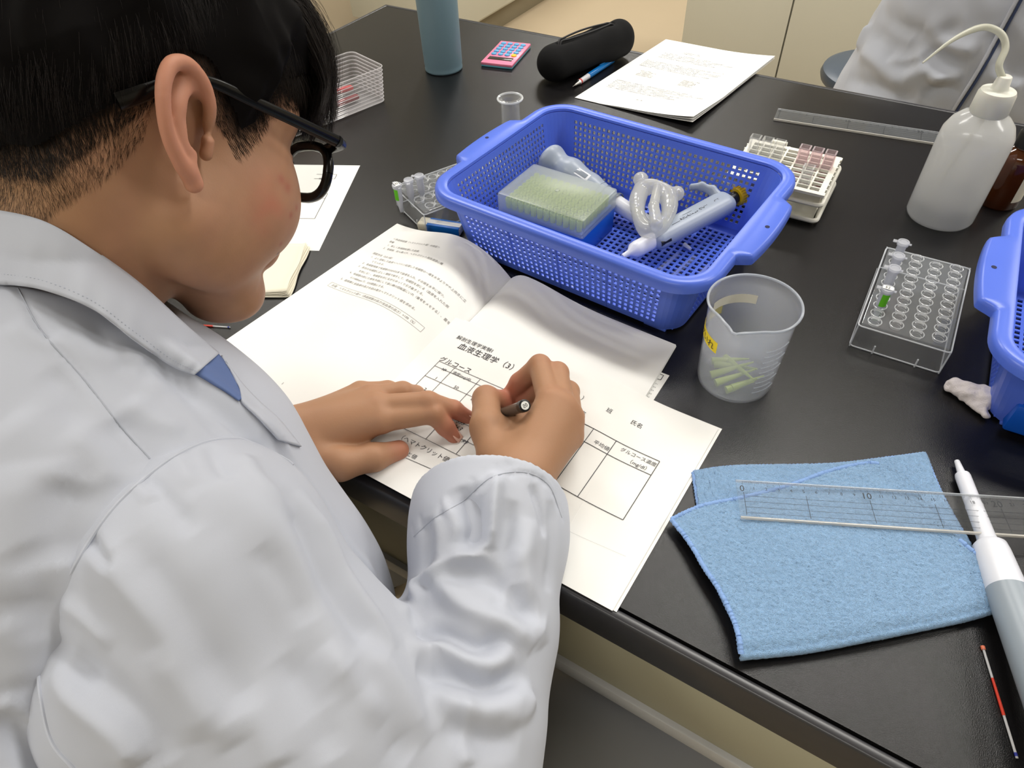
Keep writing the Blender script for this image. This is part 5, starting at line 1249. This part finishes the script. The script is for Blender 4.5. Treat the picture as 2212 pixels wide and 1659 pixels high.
# strands
cand = np.where((hl > -0.010) & (ear_ < 0.05))[0]; 
def grow(n, sel, seed, lenf, lift, rad, segs, jit):
    r = np.random.default_rng(seed); ids = r.choice(sel, n); P0 = HV[ids]+r.normal(size=(n,3))*0.0004; N0 = HN[ids]; X0 = X[ids]
    crown = np.array([-0.055, 0.0, 0.125]); L = lenf(X0)*r.uniform(0.6, 1.1, n)
    clump = np.stack([noise3(X0, 140, 31), noise3(X0, 140, 32), noise3(X0, 140, 33)], 1)
    D = X0-crown; D /= np.linalg.norm(D, axis=1)[:,None]+1e-9
    fw = np.clip((X0[:,0]+0.02)/0.06, 0, 1)[:,None]; D = D*(1-0.5*fw)+fw*np.array([0.75,0.0,-0.45])+np.stack([np.zeros(n), np.sign(X0[:,1])*0.18, np.full(n,-0.25)], 1)
    D = D+clump*0.40+r.normal(size=(n,3))*jit; Nh = N0 @ HM
    D -= Nh*(D*Nh).sum(1)[:,None]; D /= np.linalg.norm(D, axis=1)[:,None]+1e-9
    pts = np.zeros((segs+1, n, 3)); Xc = X0.copy(); pts[0] = Xc; lf = lift(X0)*r.uniform(0.5,1.2,n)
    d = D+Nh*lf[:,None]; 
    for k in range(segs):
        d = d-np.array([0,0,0.10])+r.normal(size=(n,3))*0.04-Nh*(lf*0.9/segs)[:,None]*1.2; d /= np.linalg.norm(d, axis=1)[:,None]
        Xc = Xc+d*(L/segs)[:,None]
        # keep outside the skull
        cc = np.array([-0.008,0,0.045]); rr = np.array([0.098,0.078,0.090]); y = (Xc-cc)/rr; m_ = np.linalg.norm(y, axis=1); ins = (m_ < 1.0) & (Xc[:,2] > 0.0); Xc[ins] = cc+y[ins]/m_[ins][:,None]*rr
        pts[k+1] = Xc
    Pw = pts @ HM.T+HO; n_s = segs+1
    T_ = np.gradient(Pw, axis=0); T_ /= np.linalg.norm(T_, axis=2)[...,None]+1e-9
    a = np.cross(T_, N0[None]+0.01); a /= np.linalg.norm(a, axis=2)[...,None]+1e-9; b = np.cross(T_, a)
    w = rad*np.linspace(1, 0.25, n_s)[:,None,None]*r.uniform(0.7,1.3,n)[None,:,None]
    ring = [Pw+w*(math.cos(t)*a+math.sin(t)*b) for t in (0.5, 2.6, 4.7)]
    Vv = np.stack(ring, 2).transpose(1,0,2,3).reshape(-1,3); base_ = (np.arange(n)*n_s*3)[:,None,None]
    k = np.arange(segs)[None,:,None]*3; j = np.arange(3)[None,None,:]; j2 = (j+1) % 3
    Q = np.stack([base_+k+j, base_+k+j2, base_+k+3+j2, base_+k+3+j], -1).reshape(-1,4)
    return Vv, Q
lenf = lambda X: np.interp(hairline(X), [-0.01,0.0,0.015,0.03,0.06,0.09], [0.003,0.006,0.010,0.020,0.042,0.055])+0.030*np.clip((X[:,0]-0.03)/0.05,0,1)*np.clip((X[:,2]-0.045)/0.02,0,1)
lift = lambda X: np.interp(hairline(X), [-0.01,0.02,0.06,0.1], [0.25,0.5,0.75,0.8])
near = cand[(X[cand,1] > -0.05)]
sv, sq = grow(19000, near, 1, lenf, lift, 0.00016, 6, 0.16)
sv2, sq2 = grow(11000, near[(hl[near] < 0.016)], 2, lambda X: 0.006+0.10*np.clip(hairline(X), 0, 0.04), lambda X: np.full(len(X), 0.30), 0.00007, 3, 0.20)
def locks(nl, per, seed):
    r = np.random.default_rng(seed); VV, QQ, off_ = [], [], 0
    for l in range(nl):
        s0 = r.uniform(-0.068, 0.070); a = abs(s0)/0.07
        root = np.array([0.040-0.025*a*r.uniform(0.5,1.2)+r.uniform(-0.02,0.02), s0*0.85, 0.128-0.028*a*a])
        mid = np.array([0.103-0.020*a*a+r.uniform(-0.004,0.008), s0*1.05+r.uniform(-0.006,0.006), 0.088-0.018*a+r.uniform(-0.01,0.008)])
        tip = np.array([0.104-0.024*a*a+r.uniform(-0.003,0.010), s0*1.08+r.uniform(-0.014,0.010), 0.046+r.uniform(-0.020,0.014)-0.004*a])
        m2_ = mid*0.45+root*0.55+np.array([0.006,0,0.012])
        C_ = spline([root, m2_, mid, tip], 10)
        for _ in range(per):
            o0 = r.normal(size=3)*0.0042; o1 = r.normal(size=3)*np.array([0.0022,0.0026,0.005]); n = len(C_); t = np.linspace(0,1,n)[:,None]
            pts = C_+o0*(1-t)+o1*t*(1-t)*2+r.normal(size=3)*0.0011*t+np.array([0,0,-1])*t*t*r.uniform(-0.008,0.004)
            P_ = hw(pts); T_ = np.gradient(P_, axis=0); T_ /= np.linalg.norm(T_, axis=1)[:,None]; a_ = np.cross(T_, r.normal(size=3)); a_ /= np.linalg.norm(a_, axis=1)[:,None]; b_ = np.cross(T_, a_)
            w = 0.00017*np.linspace(1,0.3,n)[:,None]*r.uniform(0.7,1.4)
            ring = np.stack([P_+w*(math.cos(q)*a_+math.sin(q)*b_) for q in (0.5,2.6,4.7)], 1).reshape(-1,3); k = np.arange(n-1)[:,None]*3; j = np.arange(3)[None]; 
            QQ.append(np.stack([k+j, k+(j+1)%3, k+3+(j+1)%3, k+3+j], -1).reshape(-1,4)+off_); VV.append(ring); off_ += len(ring)
    return np.concatenate(VV), np.concatenate(QQ)
sv3, sq3 = locks(120, 75, 9)
sq2 = np.concatenate([sq2, sq3+len(sv2)]); sv2 = np.concatenate([sv2, sv3])
sv4, sq4 = grow(6000, np.where((hl > -0.034) & (hl < 0.004) & (X[:,0] < -0.03) & (ear_ < 0.05) & (X[:,1] > -0.05))[0], 3, lambda X: 0.0048+0.10*np.clip(hairline(X)+0.02, 0, 0.02), lambda X: np.full(len(X), 0.22), 0.00005, 3, 0.25)
sq2 = np.concatenate([sq2, sq4+len(sv2)]); sv2 = np.concatenate([sv2, sv4])
st = mobj('hair_strands', np.concatenate([sv, sv2]), np.concatenate([sq, sq2+len(sv)]), m_hair, hair); st['kind'] = 'stuff'
# eyelashes
MB().tube([hw((0.0895,0.022,0.0045)), hw((0.092,0.032,0.0030)), hw((0.086,0.043,0.0045))], 0.0009, 6).build('eyelashes', m_hair, person)
# ------------------------------------------------------------------ clothes of the writing person
m_coat = mat('lab_coat_cotton', srgb(194,198,209), rough=0.85, spec=0.15, sheen=0.15, bump=[(2200, 0.10, 0.0003)])
def bvh(V, F): return BVHTree.FromPolygons([tuple(map(float, p)) for p in V], [tuple(map(int, f)) for f in F])
def cast(tree, px, py, fallback=None):
    r = ray(px, py); n = np.linalg.norm(r); h = tree.ray_cast(Vector(CAM.tolist()), Vector((r/n).tolist()))
    return np.array(h[0]) if h[0] is not None else None
def folds(V, F, strokes, amp=1.0):
    """strokes: (pixel polyline, width m, height m); height > 0 raises a ridge, < 0 sinks a valley"""
    t = bvh(V, F); N = normals(V, F); D = np.zeros(len(V))
    for px, w, a in strokes:
        P_ = [cast(t, *p) for p in px]; P_ = [p for p in P_ if p is not None]
        if len(P_) < 2: continue
        P_ = spline(P_, 4*len(P_)) if len(P_) > 2 else np.array(P_)
        near = np.where(((V > P_.min(0)-3*w) & (V < P_.max(0)+3*w)).all(1))[0]
        if not len(near): continue
        d, tt = seg_dist(V[near], P_); e = np.clip(np.minimum(tt, 1-tt)*5, 0, 1)**0.7
        D[near] += a*amp*np.exp(-(d/w)**2)*e
    return V+N*D[:, None]
CT = SD()
for px, py, d, r in ():
    pass
c1 = [(W(308,945,.505), .078), (W(345,1115,.520), .088), (W(515,1350,.550), .094), (W(650,1700,.580), .11)]
CT.chain([c[0] for c in c1], [c[1] for c in c1], 0.03)
c2 = [(W(15,840,.478), .104), (W(60,1150,.465), .105), (W(40,1650,.470), .125)]
CT.chain([c[0] for c in c2], [c[1] for c in c2], 0.05)
CT.cone(W(308,945,.505), W(15,840,.478), 0.078, 0.104, 0.04)
CT.cone(W(395,1075,.520), W(60,1150,.465), 0.098, 0.100, 0.05)
CT.cone(W(340,1130,.440), W(130,900,.450), 0.068, 0.075, 0.05)
CT.cone(W(560,1330,.550), W(40,1650,.470), 0.10, 0.12, 0.06)
CT.cone(SHL*0.9+chest*0.1, chest, 0.062, 0.10, 0.04)
CT.cone(NB+np.array([0,-0.02,-0.035]), chest, 0.060, 0.10, 0.04).cone(chest, hip+[0,0.02,0.12], 0.12, 0.135, 0.05)
CT.cone(hip+[0,0.02,0.12], hip+[0.05,0.14,0.02], 0.13, 0.12, 0.05).cone(hip+[0.10,0,0], (0.88,-1.10,-0.22), 0.115, 0.088, 0.04).cone(hip-[0.10,0,0], (0.52,-1.08,-0.22), 0.115, 0.088, 0.04)
# neck opening: hollow so that the throat shows
CT.cone(hw((-0.022,0,-0.015)), hw((-0.040,0,-0.072)), 0.058, 0.053, 0.004, -1); CT.cone(hw((-0.006,0,-0.080)), hw((-0.022,0,-0.118)), 0.046, 0.044, 0.004, -1)
TV, TF = CT.mesh(0.0032); TV = relax(TV, TF, 3, 0.5)
body_str = [
 ([(224,739),(336,750),(448,832),(542,907),(617,1000)], .010, .0045),
 ([(300,790),(374,815),(448,880),(538,945),(600,1010)], .009, -.0040),
 ([(120,720),(190,760),(300,800),(360,850)], .009, .0025),
 ([(420,860),(500,930),(560,1000)], .007, .0020),
 ([(560,940),(640,1010),(720,1130),(790,1260)], .008, -.0045),
 ([(540,880),(620,975),(700,1090),(770,1200),(840,1320)], .007, .0035),
 ([(250,900),(300,960),(330,1010)], .012, -.003), ([(160,1040),(130,1120),(135,1220)], .013, -.0045), ([(60,1000),(70,1150),(50,1300)], .018, .003),
 ([(0,1500),(60,1560),(150,1640),(200,1700)], .006, .004), ([(0,1530),(60,1600),(130,1680)], .008, -.005),
 ([(20,900),(90,960),(150,1040)], .014, .002), ([(700,1180),(760,1290),(830,1400)], .008, .003)]
body_str += [([(280,860),(330,905),(400,930)], .006, .0018), ([(100,800),(150,850),(160,920)], .007, -.0016), ([(20,700),(70,730),(150,745)], .006, .0015), ([(150,930),(215,985),(245,1050)], .007, .0022),
 ([(40,1180),(90,1260),(80,1380)], .010, -.0028), ([(10,1330),(40,1400),(50,1480)], .010, .0025), ([(430,900),(500,960),(540,1030)], .005, -.0016), ([(330,760),(300,775),(260,770)], .004, .0012), ([(620,1010),(690,1100),(750,1200)], .005, .0020), ([(240,790),(290,800),(330,830)], .005, -.0015)]
TV = folds(TV, TF, body_str, 1.4); Nn = normals(TV, TF); TV = TV+Nn*(noise3(TV, 42, 41, 3)*0.0012)[:,None]
# yoke seam and stitching as fine grooves
TV = folds(TV, TF, [([(38,622),(90,715),(180,818),(262,922),(336,1005)], .0022, -.0016), ([(34,628),(84,722),(174,825),(256,930),(330,1012)], .0030, .0009)])
coat = mobj('lab_coat', TV, TF, m_coat, person); coat['label'] = 'pale grey-blue lab coat'
# right sleeve
SL = SD()
up = [(W(425,1222,.432), .080), (W(400,1420,.430), .083)]
SL.cone(W(440,1215,.432), W(395,1450,.432), .077, .079, 0.012)
SL.cone(W(440,1215,.432), W(650,1510,.448), .077, .078, 0.016).cone(W(395,1450,.432), W(650,1540,.448), .079, .078, 0.016)
SL.cone(W(650,1520,.448), W(930,1745,.462), .079, .068, 0.03)
SL.chain([W(940,1740,.462), W(985,1560,.478), W(1035,1370,.510), W(1056,1150,.548), W(1062,1020,.572)], [.066,.059,.0545,.0600,.0640], 0.02)
cutp = [W(888,1112,.575), W(1125,978,.512), W(1224,1096,.560)]
cn = np.cross(cutp[1]-cutp[0], cutp[2]-cutp[0]); cn /= np.linalg.norm(cn)
ax_f = W(1062,1020,.572)-W(1035,1370,.510); cn = cn if cn @ ax_f > 0 else -cn
SL.cone(W(1048,1200,.541), W(1066,980,.580), .052, .0625, 0.002, -1)
SL.p.append(('h', cn, float(cn @ cutp[0]), None, None, 0.003, -1))
# keep clear of the bench: only the part above the top where it reaches over the edge
def bench_cut(Xq):
    return Xq
SV, SF = SL.mesh(0.0023)
SV = relax(SV, SF, 2, 0.5)
sleeve_str = [
 ([(195,1175),(264,1244),(366,1366),(447,1508),(508,1610)], .0095, .0050), ([(264,1175),(340,1280),(407,1380),(508,1549)], .012, -.0035),
 ([(110,1447),(244,1570),(305,1651)], .009, .0050), ([(150,1420),(280,1540),(360,1650)], .010, -.0035),
 ([(488,1024),(610,1155),(671,1305),(773,1488),(854,1610)], .012, .0035), ([(420,1080),(520,1200),(600,1380),(690,1540)], .014, -.0025),
 ([(301,1028),(350,1070),(420,1150)], .006, -.0025), ([(191,1163),(215,1190),(250,1230)], .004, -.0030), ([(290,1040),(310,1060),(330,1080)], .004, .002),
 ([(640,1060),(700,1150),(735,1230),(790,1310),(860,1400)], .007, .0035), ([(600,1060),(660,1160),(700,1260),(760,1340),(830,1420)], .008, -.0030),
 ([(780,1380),(860,1480),(930,1600)], .010, .0035), ([(740,1450),(820,1560),(880,1650)], .011, -.003),
 # forearm
 ([(1075,1020),(1066,1095),(1057,1188)], .0058, .0072), ([(1057,1190),(981,1211),(942,1236),(905,1275),(868,1330)], .0062, .0070),
 ([(1000,1050),(1010,1100),(1018,1140),(1003,1195)], .0085, -.0085), ([(1030,1070),(1040,1130),(1035,1175)], .006, -.0045),
 ([(935,1240),(1003,1312),(1095,1351),(1150,1400)], .0075, .0055), ([(958,1225),(1049,1243),(1118,1292),(1170,1350)], .0085, -.0065),
 ([(880,1395),(950,1400),(1010,1430),(1060,1440),(1105,1400)], .0070, .0060), ([(900,1360),(960,1375),(1030,1400),(1100,1370)], .0065, -.0055),
 ([(900,1440),(980,1460),(1060,1480),(1140,1450)], .0075, -.0055), ([(930,1490),(1000,1530),(1080,1530),(1150,1490)], .0075, .0048),
 ([(960,1560),(1040,1600),(1120,1600)], .008, -.004), ([(1150,1120),(1130,1220),(1150,1320),(1170,1400)], .009, .0042), ([(1105,1080),(1095,1180),(1110,1260)], .007, -.0040),
 ([(1150,1045),(1170,1100),(1180,1160)], .004, -.0030), ([(1190,1080),(1195,1180),(1185,1280)], .006, -.0025), ([(920,1120),(925,1180),(915,1260)], .006, -.0022), ([(940,1100),(950,1160),(945,1210)], .005, .0020),
 ([(1010,1480),(1000,1600),(1010,1659)], .006, .003)]
sleeve_str += [([(520,980),(560,1040),(640,1120)], .006, .0022), ([(455,960),(470,1000),(500,1040)], .005, -.0018), ([(380,975),(390,1010),(420,1050)], .005, .0016), ([(130,1300),(180,1340),(240,1400)], .006, .0020), ([(100,1370),(150,1420),(210,1480)], .006, -.0020),
 ([(560,1180),(620,1260),(660,1350)], .007, -.0020), ([(690,1400),(760,1480),(830,1560)], .007, .0020), ([(330,1400),(400,1500),(430,1600)], .008, .0020), ([(610,1420),(680,1530),(720,1640)], .009, -.0024), ([(520,1500),(580,1600),(600,1659)], .009, .0022),
 ([(1120,1180),(1100,1260),(1090,1330)], .005, .0022), ([(1060,1290),(1110,1320),(1160,1330)], .005, -.0022), ([(1080,1560),(1130,1540),(1150,1500)], .005, .0022), ([(950,1080),(985,1120),(990,1170)], .005, .0020)]
SV = folds(SV, SF, sleeve_str, 1.45)
hemline = [(893,1160),(940,1118),(1000,1082),(1060,1032),(1130,1020),(1185,1048),(1214,1120)]
SV = folds(SV, SF, [(hemline, .0016, -.0012), ([(x, y-6) for x, y in hemline], .0022, .0008)])
puck = []
for k in range(16):
    i = k/15*(len(hemline)-1); a = int(min(i, len(hemline)-2)); t = i-a; x = hemline[a][0]*(1-t)+hemline[a+1][0]*t; y = hemline[a][1]*(1-t)+hemline[a+1][1]*t
    puck.append(([(x-6, y-32), (x, y-14), (x+4, y+10)], .0022, -.0007*(1+0.8*math.sin(k*2.3))))
SV = folds(SV, SF, puck)
Nn = normals(SV, SF); SV = SV+Nn*(noise3(SV, 60, 43, 3)*0.0011)[:,None]
inb = (SV[:,1] > -0.987) & (SV[:,2] < 0.0035); SV[inb, 2] = 0.0035+(SV[inb,2]-0.0035)*0.0
low = (SV[:,1] > -0.999) & (SV[:,1] <= -0.987) & (SV[:,2] < 0.0035) & (SV[:,2] > -0.06); SV[low, 1] = np.minimum(SV[low,1], -0.989)
mobj('sleeve', SV, SF, m_coat, coat)
# left sleeve
LS = SD(); LS.chain([SHL, ELL, ELL*0.42+wl*0.58], [.070,.058,.050], 0.02)
LSV, LSF = LS.mesh(0.005); LSV = relax(LSV, LSF, 2); LSV = LSV+normals(LSV, LSF)*(noise3(LSV, 60, 44, 2)*0.003)[:,None]
inb = (LSV[:,1] > -0.987) & (LSV[:,2] < 0.0045); LSV[inb,2] = 0.0045; mobj('sleeve', LSV, LSF, m_coat, coat)
seam_px = [(150,1659),(100,1600),(78,1520),(72,1430),(98,1330),(150,1212),(230,1092),(330,1002),(420,952),(500,942),(565,955),(620,1000)]
# piped edge of the sleeve head
tS, tC = bvh(SV, SF), bvh(TV, TF)
sp_ = [cast(tS, x+14, y+6) for x, y, _z in spline([(x, y, 0) for x, y in seam_px], 120)]; sp_ = [p for p in sp_ if p is not None]
if len(sp_) > 8: MB().tube(relax(np.array(sp_), np.array([[i, i+1, i+1, i] for i in range(len(sp_)-1)]), 2, 0.3), 0.0013, 8).build('seam_piping', m_coat, coat)
m_seam = mat('seam_line', srgb(176,180,191), rough=0.9)
def seam(px, tree, name, par, r=0.0006, m_=None):
    P_ = [cast(tree, x, y) for x, y, _z in spline([(x, y, 0) for x, y in px], 90)]; P_ = np.array([p for p in P_ if p is not None])
    P_ = relax(P_, np.array([[i, i+1, i+1, i] for i in range(len(P_)-1)]), 2, 0.3); MB().tube(P_, r, 6).build(name, m_ or m_seam, par)
seam([(38,622),(90,715),(180,818),(262,922),(325,992)], tC, 'yoke_seam', coat, 0.0005)
seam(hemline, tS, 'cuff_seam', coat, 0.00045)
def strip(name, top, bot, m_, par, n=90, rows=16, th=0.0016, puff=0.003, wav=0.0, rest=None, gap=0.004):
    A_, B2 = spline([W(*p) for p in top], n), spline([W(*p) for p in bot], n)
    V = []
    for j in range(rows+1):
        t = j/rows
        for i in range(n):
            p = A_[i]*(1-t)+B2[i]*t
            if rest is not None:
                r_ = p-CAM; L_ = np.linalg.norm(r_); h = rest.ray_cast(Vector(CAM.tolist()), Vector((r_/L_).tolist()))
                if h[0] is not None and h[3] < L_+gap: p = CAM+r_/L_*(h[3]-gap)
            vdir = (CAM-p)/np.linalg.norm(CAM-p); V.append(p+vdir*(puff*math.sin(t*PI)+wav*math.sin(i*0.9+t*3)*t))
    F = [(j*n+i, j*n+i+1, (j+1)*n+i+1, (j+1)*n+i) for j in range(rows) for i in range(n-1)]
    o = mobj(name, V, F, m_, par); md = o.modifiers.new('s', 'SOLIDIFY'); md.thickness = th; md.offset = 0; return o, np.array(V), F
top = [(-160,480,.415),(-60,452,.405),(0,455,.402),(100,480,.400),(200,540,.404),(300,612,.418),(400,702,.445),(473,764,.478)]
bot = [(-160,640,.400),(-60,612,.388),(0,614,.384),(90,626,.383),(200,668,.388),(290,735,.402),(370,790,.430),(420,810,.452)]
_q = lambda F: [(f[0], f[1], f[2], f[3]) for f in F]
both = bvh(np.concatenate([HV, TV]), np.concatenate([HF, TF+len(HV)]))
co_, cV, cF = strip('collar', top, bot, m_coat, coat, puff=0.0045, wav=0.0006, rest=both)
ins, _, _ = strip('collar_stand', top, [(x+10, y+26, d+0.012) for x, y, d in top], m_coat, coat, puff=0.0)
# stitching dashes on collar and yoke
m_st = mat('stitch_thread', srgb(176,182,196), rough=0.9)
stt = MB(); tc_ = bvh(cV, cF)
line = spline([(x*0.86+tx*0.14, y*0.86+ty*0.14, 0) for (x, y, _d), (tx, ty, _e) in zip(bot, top)], 160)
for i in range(0, 159, 2):
    a, b = cast(tc_, line[i][0], line[i][1]), cast(tc_, line[i+1][0], line[i+1][1])
    if a is None or b is None: continue
    f = lambda p: p+(CAM-p)/np.linalg.norm(CAM-p)*0.0009
    stt.tube([f(a), f(a*0.35+b*0.65)], 0.00028, 5)
so = stt.build('stitching', m_st, co_); so['kind'] = 'stuff'
# blue shirt and lapel seen below the collar point
m_shirt = mat('blue_shirt', srgb(98,118,166), rough=0.8)
strip('shirt', [(468,762,.492),(492,792,.500),(512,826,.508),(520,862,.512)], [(418,806,.470),(450,824,.478),(484,844,.486),(516,866,.494)], m_shirt, person, n=30, rows=8, puff=0.0005, rest=tC, gap=0.0015)
strip('lapel', [(478,768,.500),(520,826,.508),(560,868,.512),(604,908,.516),(650,965,.520)], [(500,800,.495),(516,838,.497),(524,868,.497),(560,905,.497),(600,950,.497)], m_coat, coat, n=40, rows=6, puff=0.001, rest=tC, gap=0.003)
# trousers
TR = SD()
hR, hL = hip+[0.12,0.0,0.0], hip-[0.08,0,0]
for h0, kk, ff in ((hR, KR, FR), (hL, KL, FL)): TR.chain([h0, kk], [0.102,0.086], 0.03).chain([kk, ff], [0.086,0.066], 0.05)
PV, PF = TR.mesh(0.006); PV = relax(PV, PF, 2); PV = PV+normals(PV, PF)*(noise3(PV, 30, 51, 3)*0.006)[:,None]
mobj('trousers', PV, PF, mat('trousers_grey', srgb(140,141,144), rough=0.85, spec=0.1), person)
SH = SD()
for ff in (FR, FL): SH.cone(ff+[0,-0.02,-0.055], ff+[0,0.17,-0.060], 0.034, 0.030, 0.02)
SH.half((0,0,-1), 0.748); ShV, ShF = SH.mesh(0.005); mobj('shoes', relax(ShV, ShF), ShF, m_blk, person)
# ------------------------------------------------------------------ the person standing opposite
PX, PY = 1.135, 0.40
p2 = SD()
p2.chain([(PX,PY,0.50),(PX,PY+0.01,0.25),(PX,PY,0.02)], [0.12,0.125,0.13], 0.05); p2.cone((PX-0.17,PY,0.55),(PX+0.17,PY,0.55),0.055,0.055,0.05)
for q in (-1, 1):
    p2.chain([(PX+q*0.09,PY,0.02),(PX+q*0.10,PY+0.01,-0.32),(PX+q*0.10,PY+0.02,-0.69)], [0.085,0.058,0.040], 0.03)
    p2.chain([(PX+q*0.18,PY,0.54),(PX+q*0.24,PY-0.02,0.30),(PX+q*0.12,PY-0.17,0.30+q*0.03)], [0.045,0.036,0.026], 0.02)
    hx = np.array([PX+q*0.05, PY-0.20, 0.32+q*0.03]); p2.cone((PX+q*0.12,PY-0.17,0.30+q*0.03), hx, 0.026, 0.022, 0.01)
    for k in range(4): p2.chain([hx+[q*0.006*0+(k-1.5)*0.014,-0.02,0], hx+[(k-1.5)*0.016,-0.055,-0.006*(1+k*0.3)], hx+[(k-1.5)*0.016,-0.075,-0.025]], [0.009,0.0078,0.0065], 0.003)
    p2.chain([hx+[-q*0.022,0.0,0], hx+[-q*0.036,-0.030,-0.010], hx+[-q*0.036,-0.050,-0.018]], [0.011,0.009,0.0075], 0.004)
p2.cone((PX,PY,0.52),(PX,PY-0.01,0.70),0.060,0.055,0.03)
h2 = head_sd(); H2 = np.array([[0,1,0],[-1,0,0],[0,0,1.0]]).T @ np.eye(3); H2 = np.array([[0,-1,0],[-1,0,0],[0,0,1.0]])
H2 = np.stack([np.array([0,-1.0,0]), np.array([-1.0,0,0]), np.array([0,0,1.0])], 1); O2 = np.array([PX, PY-0.015, 0.80])
for q in h2.p:
    q = list(q)
    if q[0] == 'c': q[1] = O2+H2 @ q[1]; q[2] = O2+H2 @ q[2]
    else: q[1] = O2+H2 @ q[1]; q[3] = H2 @ q[3]
    p2.p.append(tuple(q))
V2, F2 = p2.mesh(0.0055); V2 = relax(V2, F2, 1)
m_skin2 = mat('skin_plain', srgb(190,146,116), rough=0.5, sss=0.1)
pr2 = mobj('person', V2, F2, m_skin2); tag(pr2, 'person standing beyond the bench in a wrinkled pale lab coat, seen from waist to thigh', 'person')
hc = SD(); hc.ell(O2+[0,0.012,0.055], (0.084,0.098,0.086), None, 0.02).ell(O2+[0,-0.10,-0.02], (0.07,0.06,0.075), None, 0.01, -1); Vh, Fh = hc.mesh(0.005); mobj('hair', Vh, Fh, m_hcap, pr2)
c2_ = SD(); c2_.chain([(PX,PY,0.50),(PX,PY,0.25),(PX,PY,0.02)], [0.140,0.145,0.150], 0.05).cone((PX-0.17,PY,0.55),(PX+0.17,PY,0.55),0.068,0.068,0.06)
c2_.cone((PX-0.055,PY,0.02),(PX-0.105,PY,-0.36),0.152,0.190,0.06).cone((PX+0.055,PY,0.02),(PX+0.085,PY,-0.36),0.152,0.175,0.06)
for q in (-1, 1): c2_.chain([(PX+q*0.18,PY,0.54),(PX+q*0.245,PY-0.02,0.30),(PX+q*0.14,PY-0.16,0.30+q*0.03)], [0.068,0.058,0.048], 0.03)
c2_.half((0,0,-1), 0.38, 0.004).cone((PX,PY,0.60),(PX,PY,0.75),0.064,0.075,0.006,-1)
V3, F3 = c2_.mesh(0.0048); V3 = relax(V3, F3, 2, 0.5)
st2 = [([(1880,60),(1930,110),(1990,160)], .018, -.010), ([(1860,110),(1900,140),(1960,200)], .016, .009), ([(1900,20),(1950,60),(2010,80),(2080,60)], .016, -.010), ([(1830,170),(1900,190),(1980,215)], .015, -.009),
 ([(1960,90),(2030,130),(2090,150)], .014, -.010), ([(1990,60),(2060,100),(2110,110)], .014, .010), ([(1950,170),(2000,150),(2060,180)], .012, .010), ([(1990,205),(2040,190),(2080,205)], .012, -.010), ([(1900,10),(1880,50),(1850,110)], .012, .009),
 ([(1920,120),(1960,130),(2000,110)], .011, .009), ([(2010,180),(2040,160),(2080,165)], .010, .008), ([(2150,60),(2180,120),(2200,180)], .02, -.009), ([(2130,150),(2170,180),(2212,190)], .016, .008)]
V3 = folds(V3, F3, st2); Nn = normals(V3, F3); V3 = V3+Nn*(noise3(V3, 30, 61, 3)*0.0035+noise3(V3, 75, 62, 2)*0.0022)[:,None]
c2o = mobj('lab_coat', V3, F3, m_coat, pr2); t3 = bvh(V3, F3)
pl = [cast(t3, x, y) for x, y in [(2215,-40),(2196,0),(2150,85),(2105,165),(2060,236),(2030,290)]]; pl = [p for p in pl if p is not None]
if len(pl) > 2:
    q_ = spline(pl, 50); MB().tube(q_+np.array([0.006,-0.004,0]), 0.0022, 8).build('placket_shade', mat('seam_shadow_blue', srgb(60,72,104), rough=0.9), c2o); MB().tube(q_+np.array([0,-0.004,0]), 0.0032, 8).build('placket', m_coat, c2o)  # dark blue tube paints the shade beside the raised placket
TR2 = SD()
for q in (-1, 1): TR2.chain([(PX+q*0.09,PY,-0.15),(PX+q*0.10,PY+0.01,-0.32),(PX+q*0.10,PY+0.02,-0.70)], [0.10,0.078,0.066], 0.02)
V4, F4 = TR2.mesh(0.007); mobj('trousers', relax(V4, F4), F4, MATS['trousers_grey'], pr2)
SH2 = SD()
for q in (-1, 1): SH2.cone((PX+q*0.10,PY+0.03,-0.715), (PX+q*0.11,PY-0.15,-0.722), 0.034, 0.028, 0.02)
SH2.half((0,0,-1), 0.748); V5, F5 = SH2.mesh(0.005); mobj('shoes', relax(V5, F5), F5, m_blk, pr2)
